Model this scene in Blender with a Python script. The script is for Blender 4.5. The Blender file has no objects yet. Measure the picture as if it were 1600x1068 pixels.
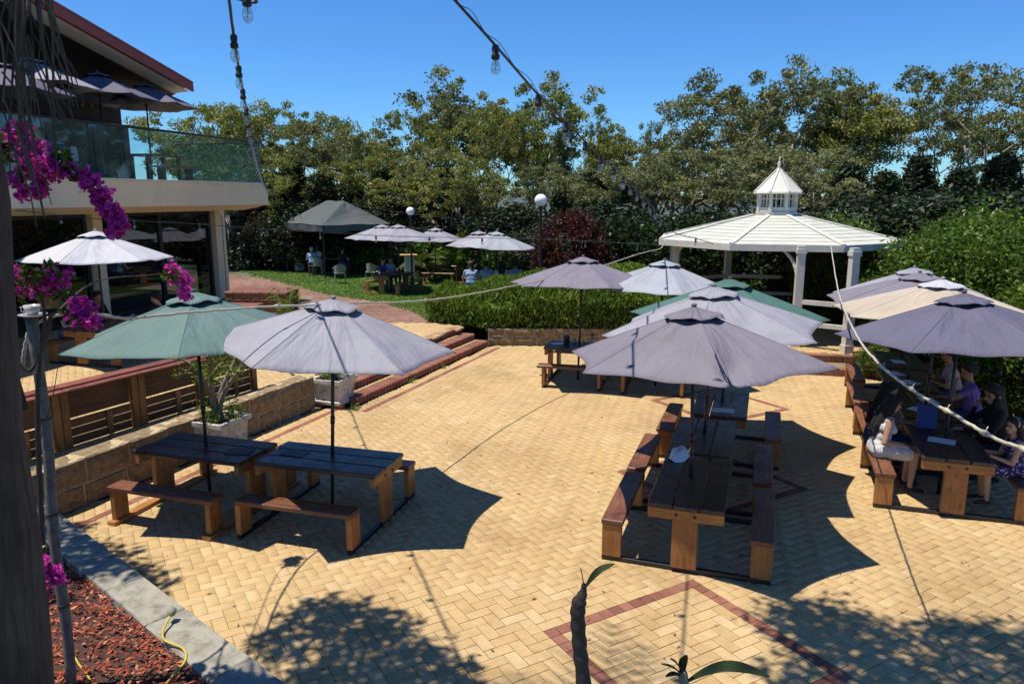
import bpy, bmesh, math, random
import numpy as np
from mathutils import Vector, Matrix, Euler

random.seed(7)
rng = np.random.default_rng(11)
SC = bpy.context.scene
COL = SC.collection
R = math.radians

# ------------------------------------------------------------------ camera
F, YH, CAMH, CX, CY = 1155.0, 308.0, 3.7, 800.0, 534.0
PITCH = math.atan((CY - YH) / F)
cam_data = bpy.data.cameras.new('camera')
cam = bpy.data.objects.new('camera', cam_data)
COL.objects.link(cam)
cam.location = (0, 0, CAMH)
cam.rotation_euler = (math.pi / 2 - PITCH, 0, 0)
cam_data.sensor_width = 36
cam_data.lens = F / 1600 * 36
cam_data.clip_start = 0.05
cam_data.clip_end = 5000
SC.camera = cam

# ------------------------------------------------------------------ world, sun, exposure
SUN = Vector((-.60, -.065, 1.98)).normalized()
world = bpy.data.worlds.new('World')
SC.world = world
world.use_nodes = True
wn = world.node_tree
bgn = wn.nodes['Background']
sky = wn.nodes.new('ShaderNodeTexSky')
sky.sky_type = 'NISHITA'
sky.sun_disc = False
sky.sun_elevation = math.asin(SUN.z)
sky.sun_rotation = math.atan2(SUN.x, SUN.y)
sky.altitude = 0
sky.air_density = 1.0
sky.dust_density = 0.0
sky.ozone_density = 3.0
hsv = wn.nodes.new('ShaderNodeHueSaturation')
hsv.inputs['Saturation'].default_value = 1.12
hsv.inputs['Hue'].default_value = .5
wn.links.new(sky.outputs[0], hsv.inputs['Color'])
tone = wn.nodes.new('ShaderNodeVectorMath'); tone.operation = 'MULTIPLY'
tone.inputs[1].default_value = (.54, .93, 1.36)
wn.links.new(hsv.outputs[0], tone.inputs[0])
wn.links.new(tone.outputs[0], bgn.inputs[0])
bgn.inputs[1].default_value = 0.085
sun_d = bpy.data.lights.new('sun', 'SUN')
sun_d.energy = 5.0
sun_d.angle = R(.55)
sun_d.color = (1.0, .93, .82)
sun = bpy.data.objects.new('sun', sun_d)
COL.objects.link(sun)
sun.location = (-20, -5, 40)
sun.rotation_euler = SUN.to_track_quat('Z', 'Y').to_euler()
SC.view_settings.view_transform = 'Standard'
SC.view_settings.look = 'None'
SC.view_settings.exposure = 0.38
SC.view_settings.gamma = 1.0
SC.cycles.max_bounces = 6
SC.cycles.transparent_max_bounces = 12

# ------------------------------------------------------------------ pixel <-> place helpers (used once, to survey positions)
_c, _s = math.cos(PITCH), math.sin(PITCH)
def ray(x, y):
    a = (x - CX) / F; b = -(y - CY) / F
    return (a, _c + b * _s, -_s + b * _c)
def g(x, y, h=0.0):
    r = ray(x, y); t = (h - CAMH) / r[2]
    return Vector((r[0] * t, r[1] * t, h))
def at(x, y, Y):
    r = ray(x, y); t = Y / r[1]
    return Vector((r[0] * t, Y, CAMH + r[2] * t))

# ------------------------------------------------------------------ object helpers
def tag(o, label=None, cat=None, group=None, kind=None):
    if label: o['label'] = label
    if cat: o['category'] = cat
    if group: o['group'] = group
    if kind: o['kind'] = kind
    return o
def empty(name, loc=(0, 0, 0), rz=0.0, label=None, cat=None, group=None, kind=None):
    o = bpy.data.objects.new(name, None)
    o.empty_display_size = .2
    COL.objects.link(o)
    o.location = loc; o.rotation_euler = (0, 0, rz)
    return tag(o, label, cat, group, kind)
def link(name, me, parent=None, loc=(0, 0, 0), rot=(0, 0, 0), mat=None):
    o = bpy.data.objects.new(name, me)
    COL.objects.link(o)
    if parent is not None: o.parent = parent
    o.location = loc
    if isinstance(rot, Matrix):
        o.rotation_euler = rot.to_euler()
    else:
        o.rotation_euler = rot
    if mat is not None:
        if len(me.materials) == 0: me.materials.append(mat)
        o.material_slots[0].link = 'OBJECT'
        o.material_slots[0].material = mat
    return o
def copy_tree(o, parent=None):
    c = o.copy(); COL.objects.link(c)
    if parent is not None: c.parent = parent
    for ch in [x for x in o.children]:
        copy_tree(ch, c)
    return c

class MB:
    def __init__(s): s.v = []; s.f = []; s.m = []
    def add(s, vs, fs, m=0):
        n = len(s.v); s.v += [tuple(p) for p in vs]
        for f in fs: s.f.append(tuple(i + n for i in f)); s.m.append(m)
        return s
    def box(s, c, size, rz=0.0, m=0, M=None):
        x, y, z = [k / 2 for k in size]
        vs = [Vector((a * x, b * y, d * z)) for a in (-1, 1) for b in (-1, 1) for d in (-1, 1)]
        if M is None: M = Matrix.Rotation(rz, 3, 'Z')
        vs = [M @ p + Vector(c) for p in vs]
        return s.add(vs, [(0, 1, 3, 2), (4, 6, 7, 5), (0, 4, 5, 1), (2, 3, 7, 6), (0, 2, 6, 4), (1, 5, 7, 3)], m)
    def bar(s, a, b, w, t=None, m=0, up=(0, 0, 1)):
        a = Vector(a); b = Vector(b); d = b - a; L = d.length
        if L < 1e-6: return s
        x = d / L; u = Vector(up)
        if abs(x.dot(u)) > .98: u = Vector((1, 0, 0))
        y = u.cross(x).normalized(); z = x.cross(y)
        M = Matrix((x, y, z)).transposed()
        return s.box((a + b) / 2, (L, w, t or w), m=m, M=M)
    def tube(s, pts, rad, n=8, m=0, cap=True):
        pts = [Vector(p) for p in pts]; k = len(pts)
        if not hasattr(rad, '__len__'): rad = [rad] * k
        vs = []; fs = []
        ref = None
        for i, p in enumerate(pts):
            d = (pts[min(i + 1, k - 1)] - pts[max(i - 1, 0)])
            d = d.normalized() if d.length > 1e-9 else Vector((0, 0, 1))
            if ref is None:
                ref = Vector((1, 0, 0)) if abs(d.x) < .9 else Vector((0, 1, 0))
            a = (ref - d * ref.dot(d))
            if a.length < 1e-6: a = d.orthogonal()
            a.normalize(); ref = a
            b = d.cross(a)
            for j in range(n):
                t = 2 * math.pi * j / n
                vs.append(p + (a * math.cos(t) + b * math.sin(t)) * rad[i])
        for i in range(k - 1):
            for j in range(n):
                j2 = (j + 1) % n
                fs.append((i * n + j, i * n + j2, (i + 1) * n + j2, (i + 1) * n + j))
        if cap:
            fs.append(tuple(range(n - 1, -1, -1))); fs.append(tuple((k - 1) * n + j for j in range(n)))
        return s.add(vs, fs, m)
    def lathe(s, prof, n=16, c=(0, 0, 0), m=0, ph=0.0):
        vs = []; fs = []; c = Vector(c)
        for r, z in prof:
            for j in range(n):
                t = 2 * math.pi * j / n + ph
                vs.append(c + Vector((r * math.cos(t), r * math.sin(t), z)))
        for i in range(len(prof) - 1):
            for j in range(n):
                j2 = (j + 1) % n
                fs.append((i * n + j, i * n + j2, (i + 1) * n + j2, (i + 1) * n + j))
        fs.append(tuple(range(n - 1, -1, -1)))
        fs.append(tuple((len(prof) - 1) * n + j for j in range(n)))
        return s.add(vs, fs, m)
    def mesh(s, name, mats=(), smooth=False):
        me = bpy.data.meshes.new(name)
        me.from_pydata(s.v, [], s.f)
        for mt in mats: me.materials.append(mt)
        if len(mats) > 1: me.polygons.foreach_set('material_index', s.m)
        if smooth: me.polygons.foreach_set('use_smooth', [True] * len(me.polygons))
        me.update()
        return me
    def build(s, name, mat, parent=None, loc=(0, 0, 0), rot=(0, 0, 0), smooth=False):
        mats = mat if isinstance(mat, (list, tuple)) else [mat]
        return link(name, s.mesh(name, mats, smooth), parent, loc, rot)

_cham = {}
def cham(L, W, T, b=.006, rough=0.0, seed=0):
    """chamfered board, long axis X, centred"""
    k = (round(L, 3), round(W, 3), round(T, 3), b, rough, seed)
    if k in _cham: return _cham[k]
    bm = bmesh.new(); bmesh.ops.create_cube(bm, size=1)
    bmesh.ops.scale(bm, vec=(L, W, T), verts=bm.verts)
    bmesh.ops.bevel(bm, geom=bm.edges[:], offset=b, segments=1, affect='EDGES')
    if rough:
        rr = random.Random(seed)
        for v in bm.verts: v.co += Vector((rr.uniform(-1, 1), rr.uniform(-1, 1), rr.uniform(-1, 1))) * rough
    me = bpy.data.meshes.new('board'); bm.to_mesh(me); bm.free()
    _cham[k] = me
    return me
def board(name, L, W, T, mat, parent, loc, rot=(0, 0, 0), b=.006, rough=0.0, seed=0):
    return link(name, cham(L, W, T, b, rough, seed), parent, loc, rot, mat)
def upright(name, W, T, H, mat, parent, loc, rz=0.0, b=.006):
    """post / slab leg: grain runs vertical (local X turned up). W along local x of parent, T along y; loc at base"""
    M = Matrix.Rotation(rz, 3, 'Z') @ Matrix.Rotation(-math.pi / 2, 3, 'Y')
    return link(name, cham(H, T, W, b), parent, (loc[0], loc[1], loc[2] + H / 2), M, mat)

# ------------------------------------------------------------------ materials
def new_mat(name):
    m = bpy.data.materials.new(name); m.use_nodes = True
    nt = m.node_tree
    return m, nt, nt.nodes['Principled BSDF']
def N(nt, t, **kw):
    n = nt.nodes.new(t)
    for k, v in kw.items(): setattr(n, k, v)
    return n
def ramp(nt, fac, stops):
    r = N(nt, 'ShaderNodeValToRGB')
    el = r.color_ramp.elements
    while len(el) < len(stops): el.new(.5)
    for e, (p, c) in zip(el, stops):
        e.position = p; e.color = (*c, 1)
    nt.links.new(fac, r.inputs[0])
    return r.outputs[0]
def coords(nt, kind='Object', scale=(1, 1, 1), rnd=0.0):
    tc = N(nt, 'ShaderNodeTexCoord')
    mp = N(nt, 'ShaderNodeMapping'); mp.inputs['Scale'].default_value = scale
    src = tc.outputs[kind]
    if rnd:
        oi = N(nt, 'ShaderNodeObjectInfo')
        cb = N(nt, 'ShaderNodeCombineXYZ')
        mu = N(nt, 'ShaderNodeMath', operation='MULTIPLY'); mu.inputs[1].default_value = rnd
        nt.links.new(oi.outputs['Random'], mu.inputs[0])
        for i in range(3): nt.links.new(mu.outputs[0], cb.inputs[i])
        va = N(nt, 'ShaderNodeVectorMath', operation='ADD')
        nt.links.new(src, va.inputs[0]); nt.links.new(cb.outputs[0], va.inputs[1]); src = va.outputs[0]
    nt.links.new(src, mp.inputs[0])
    return mp.outputs[0]
def noise(nt, vec, scale, detail=6, rough=.6, dist=0.0):
    n = N(nt, 'ShaderNodeTexNoise'); n.inputs['Scale'].default_value = scale
    n.inputs['Detail'].default_value = detail; n.inputs['Roughness'].default_value = rough
    n.inputs['Distortion'].default_value = dist
    nt.links.new(vec, n.inputs['Vector']); return n.outputs['Fac']
def mixc(nt, fac, a, b, mode='MIX'):
    m = N(nt, 'ShaderNodeMix', data_type='RGBA', blend_type=mode)
    for sock, v in ((m.inputs['Factor'], fac), (m.inputs['A'], a), (m.inputs['B'], b)):
        pass
    ins = [i for i in m.inputs if i.enabled] if False else m.inputs
    fs = m.inputs[0]; A = m.inputs[6]; B = m.inputs[7]
    for s_, v in ((fs, fac), (A, a), (B, b)):
        if hasattr(v, 'links') or isinstance(v, bpy.types.NodeSocket): nt.links.new(v, s_)
        elif isinstance(v, (int, float)): s_.default_value = v
        else: s_.default_value = (*v, 1)
    return m.outputs[2]
def bump(nt, b, h, strength=.3, dist=.01):
    bp = N(nt, 'ShaderNodeBump'); bp.inputs['Strength'].default_value = strength; bp.inputs['Distance'].default_value = dist
    nt.links.new(h, bp.inputs['Height']); nt.links.new(bp.outputs[0], b.inputs['Normal'])
def paint(name, c, rough=.5, var=.15, scale=6, bmp=.1, metal=0.0, kind='Object', dark=None, rnd=0.0):
    m, nt, b = new_mat(name)
    v = coords(nt, kind, rnd=rnd)
    f = noise(nt, v, scale, 8, .65)
    lo = dark or tuple(k * (1 - var) for k in c); hi = tuple(min(1, k * (1 + var * .6)) for k in c)
    col = ramp(nt, f, [(.3, lo), (.52, c), (.75, hi)])
    nt.links.new(col, b.inputs['Base Color'])
    b.inputs['Roughness'].default_value = rough; b.inputs['Metallic'].default_value = metal
    if bmp:
        f2 = noise(nt, v, scale * 8, 6, .6)
        bump(nt, b, f2, bmp, .01)
    return m
def wood(name, c1, c2, c3, rough=.45, bmp=.25, coat=0.0):
    m, nt, b = new_mat(name)
    v = coords(nt, 'Object', (1.2, 14, 14), rnd=37.0)
    f = noise(nt, v, 2.2, 8, .62, .6)
    col = ramp(nt, f, [(.28, c1), (.5, c2), (.72, c3)])
    v2 = coords(nt, 'Object', (1, 1, 1), rnd=11.0)
    f2 = noise(nt, v2, 4.0, 4, .6)
    oi = N(nt, 'ShaderNodeObjectInfo')
    br = ramp(nt, oi.outputs['Random'], [(0, (.72, .70, .68)), (1, (1.12, 1.1, 1.08))])
    col = mixc(nt, 1.0, col, br, 'MULTIPLY')
    st = ramp(nt, f2, [(.3, (.62, .60, .58)), (.6, (1, 1, 1))])
    col = mixc(nt, .8, col, st, 'MULTIPLY')
    # knots
    vk = coords(nt, 'Object', (3, 9, 9), rnd=53.0)
    vo = N(nt, 'ShaderNodeTexVoronoi'); vo.inputs['Scale'].default_value = 1.0
    nt.links.new(vk, vo.inputs['Vector'])
    kn = ramp(nt, vo.outputs['Distance'], [(.06, (.35, .3, .28)), (.13, (1, 1, 1))])
    col = mixc(nt, .7, col, kn, 'MULTIPLY')
    # scuffs and spill marks with their own outline
    f5 = noise(nt, v2, 2.2, 8, .75, 1.0)
    wr = ramp(nt, f5, [(.36, (.45, .43, .42)), (.44, (1, 1, 1)), (.62, (1, 1, 1)), (.70, (1.5, 1.45, 1.4))])
    col = mixc(nt, .65, col, wr, 'MULTIPLY')
    nt.links.new(col, b.inputs['Base Color'])
    rf = N(nt, 'ShaderNodeMapRange'); rf.inputs[1].default_value = .3; rf.inputs[2].default_value = .7
    rf.inputs[3].default_value = max(.18, rough - .14); rf.inputs[4].default_value = rough + .22
    nt.links.new(f5, rf.inputs[0]); nt.links.new(rf.outputs[0], b.inputs['Roughness'])
    bump(nt, b, f, bmp, .006)
    return m
def paver_mat(name, stops, attr, joint_dirt=.3, speck=.35):
    """colour per piece from the face attribute 'tint' (joined pieces) or the object's random (single pieces)"""
    m, nt, b = new_mat(name)
    if attr:
        a = N(nt, 'ShaderNodeAttribute', attribute_name='tint'); fac = a.outputs['Fac']
    else:
        a = N(nt, 'ShaderNodeObjectInfo'); fac = a.outputs['Random']
    col = ramp(nt, fac, stops)
    geo = N(nt, 'ShaderNodeNewGeometry')
    pos = geo.outputs['Position']
    f1 = noise(nt, pos, .55, 7, .7)
    st = ramp(nt, f1, [(.30, (.72, .68, .62)), (.5, (1, 1, 1)), (.72, (1.10, 1.08, 1.04))])
    col = mixc(nt, .9, col, st, 'MULTIPLY')
    f3 = noise(nt, pos, 9, 5, .7)
    st3 = ramp(nt, f3, [(.3, (.84, .81, .77)), (.55, (1, 1, 1)), (.8, (1.08, 1.07, 1.05))])
    col = mixc(nt, .8, col, st3, 'MULTIPLY')
    f2 = noise(nt, pos, 190, 4, .7)
    sp = ramp(nt, f2, [(.3, (.62, .58, .52)), (.5, (1, 1, 1)), (.75, (1.12, 1.1, 1.08))])
    col = mixc(nt, speck * 2, col, sp, 'MULTIPLY')
    nt.links.new(col, b.inputs['Base Color'])
    b.inputs['Roughness'].default_value = .85
    b.inputs['Specular IOR Level'].default_value = .25
    bump(nt, b, f2, .35, .003)
    return m
def leaf_mat(name, stops, trans=.3, rough=.5, attr=True):
    m, nt, b = new_mat(name)
    a = N(nt, 'ShaderNodeAttribute', attribute_name='tint')
    col = ramp(nt, a.outputs['Fac'], stops)
    geo = N(nt, 'ShaderNodeNewGeometry')
    f1 = noise(nt, geo.outputs['Position'], .9, 4, .6)
    st = ramp(nt, f1, [(.3, (.72, .75, .7)), (.7, (1.2, 1.15, 1.05))])
    col = mixc(nt, 1.0, col, st, 'MULTIPLY')
    nt.links.new(col, b.inputs['Base Color'])
    b.inputs['Roughness'].default_value = rough
    b.inputs['Specular IOR Level'].default_value = .2
    if trans:
        tr = N(nt, 'ShaderNodeBsdfTranslucent')
        tc = mixc(nt, 1.0, col, (1.25, 1.35, .7), 'MULTIPLY')
        nt.links.new(tc, tr.inputs[0])
        mx = N(nt, 'ShaderNodeMixShader'); mx.inputs[0].default_value = trans
        out = nt.nodes['Material Output']
        nt.links.new(b.outputs[0], mx.inputs[1]); nt.links.new(tr.outputs[0], mx.inputs[2])
        nt.links.new(mx.outputs[0], out.inputs['Surface'])
    return m
def glass_mat(name, tint, alpha, rough=.02, body=None):
    """thin pane: tinted see-through plus fresnel mirror"""
    m, nt, b = new_mat(name)
    out = nt.nodes['Material Output']
    tr = N(nt, 'ShaderNodeBsdfTransparent'); tr.inputs[0].default_value = (*tint, 1)
    gl = N(nt, 'ShaderNodeBsdfGlossy'); gl.inputs['Roughness'].default_value = rough
    lw = N(nt, 'ShaderNodeLayerWeight'); lw.inputs['Blend'].default_value = .5
    pw = N(nt, 'ShaderNodeMath', operation='POWER'); pw.inputs[1].default_value = 4.5
    nt.links.new(lw.outputs['Facing'], pw.inputs[0])
    ma = N(nt, 'ShaderNodeMath', operation='MULTIPLY_ADD'); ma.inputs[1].default_value = .9; ma.inputs[2].default_value = .04 + alpha
    nt.links.new(pw.outputs[0], ma.inputs[0])
    mx = N(nt, 'ShaderNodeMixShader')
    nt.links.new(ma.outputs[0], mx.inputs[0]); nt.links.new(tr.outputs[0], mx.inputs[1]); nt.links.new(gl.outputs[0], mx.inputs[2])
    res = mx.outputs[0]
    if body:
        df = N(nt, 'ShaderNodeBsdfDiffuse'); df.inputs[0].default_value = (*body[0], 1)
        m2 = N(nt, 'ShaderNodeMixShader'); m2.inputs[0].default_value = body[1]
        nt.links.new(res, m2.inputs[1]); nt.links.new(df.outputs[0], m2.inputs[2]); res = m2.outputs[0]
    nt.links.new(res, out.inputs['Surface'])
    return m
def fabric(name, c, var=.08, stain=True):
    m, nt, b = new_mat(name)
    v = coords(nt, 'Object', rnd=19.0)
    f = noise(nt, v, 2.3, 6, .6)
    col = ramp(nt, f, [(.3, tuple(k * (1 - var * 1.6) for k in c)), (.55, c), (.8, tuple(k * (1 + var) for k in c))])
    f3 = noise(nt, v, 7, 8, .7)
    sp = ramp(nt, f3, [(.26, (.72, .70, .66)), (.4, (1, 1, 1))])
    col = mixc(nt, .6, col, sp, 'MULTIPLY')
    nt.links.new(col, b.inputs['Base Color'])
    b.inputs['Roughness'].default_value = .75
    b.inputs['Specular IOR Level'].default_value = .3
    # soft folds running from the hub to the rim
    sx = N(nt, 'ShaderNodeSeparateXYZ'); nt.links.new(coords(nt, 'Object'), sx.inputs[0])
    an = N(nt, 'ShaderNodeMath', operation='ARCTAN2'); nt.links.new(sx.outputs[1], an.inputs[0]); nt.links.new(sx.outputs[0], an.inputs[1])
    ln_ = N(nt, 'ShaderNodeVectorMath', operation='LENGTH'); nt.links.new(coords(nt, 'Object'), ln_.inputs[0])
    cx_ = N(nt, 'ShaderNodeCombineXYZ'); oi = N(nt, 'ShaderNodeObjectInfo')
    m1 = N(nt, 'ShaderNodeMath', operation='MULTIPLY'); m1.inputs[1].default_value = 3.2; nt.links.new(an.outputs[0], m1.inputs[0])
    m3 = N(nt, 'ShaderNodeMath', operation='MULTIPLY'); m3.inputs[1].default_value = 40; nt.links.new(oi.outputs['Random'], m3.inputs[0])
    nt.links.new(m1.outputs[0], cx_.inputs[0]); nt.links.new(ln_.outputs[1], cx_.inputs[1]); nt.links.new(m3.outputs[0], cx_.inputs[2])
    f4 = noise(nt, cx_.outputs[0], 1.6, 3, .5, .3)
    bp = N(nt, 'ShaderNodeBump'); bp.inputs['Strength'].default_value = .55; bp.inputs['Distance'].default_value = .10
    nt.links.new(f4, bp.inputs['Height'])
    f2 = noise(nt, v, 420, 2, .5)
    bump(nt, b, f2, .15, .002)
    bn = [n for n in nt.nodes if n.type == 'BUMP' and n is not bp][-1]
    bn = b.inputs['Normal'].links[0].from_node
    nt.links.new(bp.outputs[0], bn.inputs['Normal'])
    return m
def floral(name, base, c2, c3, scale=26):
    m, nt, b = new_mat(name)
    v = coords(nt, 'Object')
    vo = N(nt, 'ShaderNodeTexVoronoi'); vo.inputs['Scale'].default_value = scale
    nt.links.new(v, vo.inputs['Vector'])
    sep = N(nt, 'ShaderNodeSeparateColor'); nt.links.new(vo.outputs['Color'], sep.inputs[0])
    spots = ramp(nt, sep.outputs[0], [(.0, c2), (.5, c3), (1.0, c2)])
    mk = ramp(nt, vo.outputs['Distance'], [(.30, (1, 1, 1)), (.40, (0, 0, 0))])
    col = mixc(nt, mk, base, spots)
    nt.links.new(col, b.inputs['Base Color']); b.inputs['Roughness'].default_value = .8
    return m

M = {}
M['paver'] = paver_mat('cream_paver', [(0, (.435, .302, .142)), (.35, (.462, .326, .160)), (.7, (.480, .343, .172)), (1, (.515, .382, .206))], True)
M['paver_one'] = paver_mat('cream_paver_single', [(0, (.435, .302, .142)), (.35, (.462, .326, .160)), (.7, (.480, .343, .172)), (1, (.515, .382, .206))], False)
M['redbrick'] = paver_mat('red_border_brick', [(0, (.19, .078, .055)), (.5, (.24, .10, .068)), (1, (.29, .13, .09))], False)
M['redbrick_a'] = paver_mat('red_border_brick_joined', [(0, (.19, .078, .055)), (.5, (.24, .10, .068)), (1, (.29, .13, .09))], True)
M['pathbrick'] = paver_mat('brown_path_brick', [(0, (.15, .085, .06)), (.5, (.22, .125, .09)), (1, (.28, .17, .125))], True)
M['joint'] = paint('paver_joint_sand', (.21, .15, .085), .95, .3, 20, .2, kind='Object')
M['limestone'] = paint('limestone_block', (.24, .175, .095), .9, .5, 11, 1.0, dark=(.10, .072, .038), rnd=9.0)
M['limekerb'] = paint('limestone_kerb', (.29, .27, .215), .9, .45, 7, .8, dark=(.14, .13, .10), rnd=5.0)
M['mortar'] = paint('lime_mortar', (.42, .34, .20), .95, .3, 12, .5)
M['whitestone'] = paint('white_cast_stone', (.55, .52, .46), .8, .35, 7, .4, dark=(.26, .24, .20))
M['soil'] = paint('potting_soil', (.06, .045, .03), .95, .5, 20, .8)
M['mulchbed'] = paint('mulch_earth', (.07, .03, .02), .95, .5, 25, .9)
M['ground'] = paint('dry_ground', (.10, .10, .045), .95, .5, .8, .3)
M['lawn'] = paint('lawn_turf', (.085, .155, .025), .9, .35, 1.6, .6, dark=(.055, .105, .018))
M['hill'] = paint('far_forest_hill', (.055, .085, .075), .95, .3, .02, 0)
M['wood_top'] = wood('weathered_dark_tabletop', (.03, .021, .017), (.06, .042, .032), (.11, .08, .06), .30, .6)
M['wood_seat'] = wood('red_stained_bench_board', (.12, .045, .022), (.19, .075, .036), (.26, .11, .055), .42, .4)
M['wood_leg'] = wood('orange_stained_pine', (.27, .105, .028), (.38, .16, .045), (.48, .22, .07), .4, .25)
M['wood_dark'] = wood('dark_pallet_timber', (.10, .040, .018), (.17, .07, .03), (.24, .11, .05), .6, .4)
M['wood_plate'] = wood('red_capping_board', (.16, .045, .03), (.22, .065, .042), (.28, .09, .06), .5, .3)
M['wood_yellow'] = wood('yellow_pine_top', (.42, .24, .08), (.55, .33, .12), (.65, .42, .17), .5, .2)
M['steel'] = paint('dark_steel_bar', (.05, .05, .055), .45, .3, 10, .1, .8)
M['blackpole'] = paint('black_pole_paint', (.018, .018, .02), .4, .2, 10, .05)
M['mauve'] = fabric('mauve_canvas', (.178, .162, .192))
M['lilac'] = fabric('pale_lilac_canvas', (.272, .268, .302))
M['ltgrey'] = fabric('light_grey_canvas', (.30, .315, .34))
M['green'] = fabric('faded_green_canvas', (.06, .135, .115))
M['greygreen'] = fabric('grey_green_canvas', (.105, .17, .155))
M['cream_c'] = fabric('cream_canvas', (.42, .35, .265))
M['darkc'] = fabric('dark_slate_canvas', (.10, .095, .145))
M['navy'] = fabric('grey_navy_canvas', (.105, .10, .145))
M['whitec'] = fabric('white_canvas', (.46, .46, .49))
M['tentc'] = fabric('grey_green_marquee_canvas', (.08, .092, .088))
M['ventdark'] = paint('vent_gap_shade', (.012, .012, .014), .9, .2, 20, 0)  # near-black colour standing in for the shade under the vent cap
M['cream_wall'] = paint('cream_render', (.85, .67, .41), .8, .1, 1.2, .12)
M['white_trim'] = paint('white_trim_paint', (.72, .68, .58), .6, .1, 2, .05)
M['gaz_white'] = paint('gazebo_white_paint', (.58, .56, .48), .6, .18, 5, .25, rnd=7.0)
M['gaz_roof'] = paint('gazebo_roof_board_paint', (.50, .50, .42), .65, .15, 3, .3, rnd=7.0)
M['red_fascia'] = paint('red_barge_board_paint', (.30, .055, .03), .5, .2, 2, .05)
M['soffit'] = paint('grey_soffit', (.55, .53, .50), .8, .1, 2, .05)
M['dark_clad'] = paint('dark_timber_cladding', (.035, .022, .018), .8, .35, 4, .2)
M['frame_dark'] = paint('dark_window_frame', (.022, .018, .016), .5, .2, 6, .05)
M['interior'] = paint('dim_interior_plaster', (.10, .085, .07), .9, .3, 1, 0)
M['curtain'] = paint('cream_pelmet_cloth', (.45, .39, .30), .9, .2, 3, .1)
M['trim_orange'] = paint('orange_pelmet_edge', (.38, .10, .03), .8, .2, 6, 0)
M['pane'] = glass_mat('dark_window_glass', (.42, .48, .50), .05)
M['balglass'] = glass_mat('teal_balustrade_glass', (.80, .93, .94), .02, body=((.22, .38, .42), .05))
M['bulb'] = glass_mat('clear_bulb_glass', (.90, .90, .86), .16)
M['vase'] = glass_mat('clear_drinking_glass', (.85, .88, .88), .08)
M['cable'] = paint('black_rubber_cable', (.02, .02, .022), .5, .2, 10, 0)
M['rope'] = paint('cream_plastic_rope_light', (.46, .42, .32), .5, .2, 9, .15)
M['globe'] = paint('white_opal_globe', (.80, .80, .80), .35, .03, 3, 0)
M['yellow'] = paint('yellow_cord_plastic', (.50, .40, .05), .5, .15, 12, 0)
M['bamboo'] = paint('grey_weathered_stake', (.15, .14, .12), .8, .35, 14, .4, dark=(.06, .055, .05))
M['palmtrunk'] = None
M['bark'] = paint('eucalypt_bark', (.20, .175, .14), .85, .45, 3, .4, dark=(.09, .075, .06))
M['bark_pale'] = paint('pale_gum_bark', (.36, .33, .27), .85, .4, 3, .3, dark=(.18, .15, .12))
M['twig'] = paint('dark_twig', (.07, .05, .035), .9, .4, 12, .3)
M['twig_pale'] = paint('pale_frangipani_bark', (.20, .17, .13), .85, .4, 12, .5)
M['straw'] = paint('dead_frond_straw', (.075, .055, .038), .9, .5, 9, .2)
M['paper'] = paint('white_paper', (.75, .76, .80), .7, .05, 3, 0)
M['bluebox'] = paint('blue_menu_holder', (.02, .03, .18), .5, .1, 3, 0)
M['ceramic'] = paint('grey_ceramic', (.5, .5, .5), .2, .1, 4, 0)
M['cane'] = paint('pale_wicker', (.30, .30, .22), .8, .4, 60, .8)
M['euc'] = leaf_mat('eucalypt_leaf', [(0, (.09, .115, .034)), (.45, (.19, .21, .056)), (.8, (.28, .27, .075)), (1, (.36, .29, .10))], .25)
M['euc_grey'] = leaf_mat('grey_gum_leaf', [(0, (.09, .105, .055)), (.5, (.185, .20, .095)), (.85, (.26, .26, .12)), (1, (.33, .28, .14))], .25)
M['conifer'] = leaf_mat('dark_conifer_leaf', [(0, (.014, .024, .011)), (.6, (.032, .050, .020)), (1, (.06, .08, .03))], .1)
M['hedge'] = leaf_mat('rosemary_leaf', [(0, (.06, .10, .016)), (.5, (.135, .215, .032)), (1, (.24, .31, .05))], .3)
M['citrus'] = leaf_mat('glossy_green_leaf', [(0, (.035, .06, .012)), (.5, (.08, .14, .02)), (1, (.18, .25, .035))], .3, .38)
M['darkleaf'] = leaf_mat('deep_green_leaf', [(0, (.012, .024, .008)), (.6, (.028, .05, .014)), (1, (.06, .09, .025))], .2, .42)
M['redleaf'] = leaf_mat('purple_red_leaf', [(0, (.035, .016, .014)), (.6, (.075, .022, .02)), (1, (.18, .03, .03))], .3)
M['photinia'] = leaf_mat('photinia_leaf', [(0, (.025, .04, .018)), (.55, (.05, .06, .03)), (.75, (.10, .035, .025)), (1, (.16, .05, .035))], .2, .35)
M['limeleaf'] = leaf_mat('lime_green_leaf', [(0, (.06, .11, .02)), (.5, (.12, .20, .03)), (1, (.24, .30, .05))], .35)
M['bract'] = leaf_mat('magenta_bract', [(0, (.40, .015, .32)), (.5, (.66, .04, .56)), (1, (.85, .18, .76))], .4, .6)
M['palmleaf'] = leaf_mat('palm_leaf', [(0, (.03, .05, .015)), (1, (.08, .11, .03))], .3)
M['frangi'] = leaf_mat('frangipani_leaf', [(0, (.018, .03, .010)), (1, (.05, .07, .022))], .15, .35)
M['grass'] = leaf_mat('grass_blade', [(0, (.06, .12, .018)), (.5, (.10, .18, .028)), (1, (.17, .235, .05))], .3, .6)
M['mulch'] = leaf_mat('red_wood_chip', [(0, (.14, .028, .016)), (.5, (.30, .065, .034)), (.85, (.42, .12, .065)), (1, (.50, .25, .15))], 0, .8)
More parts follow.
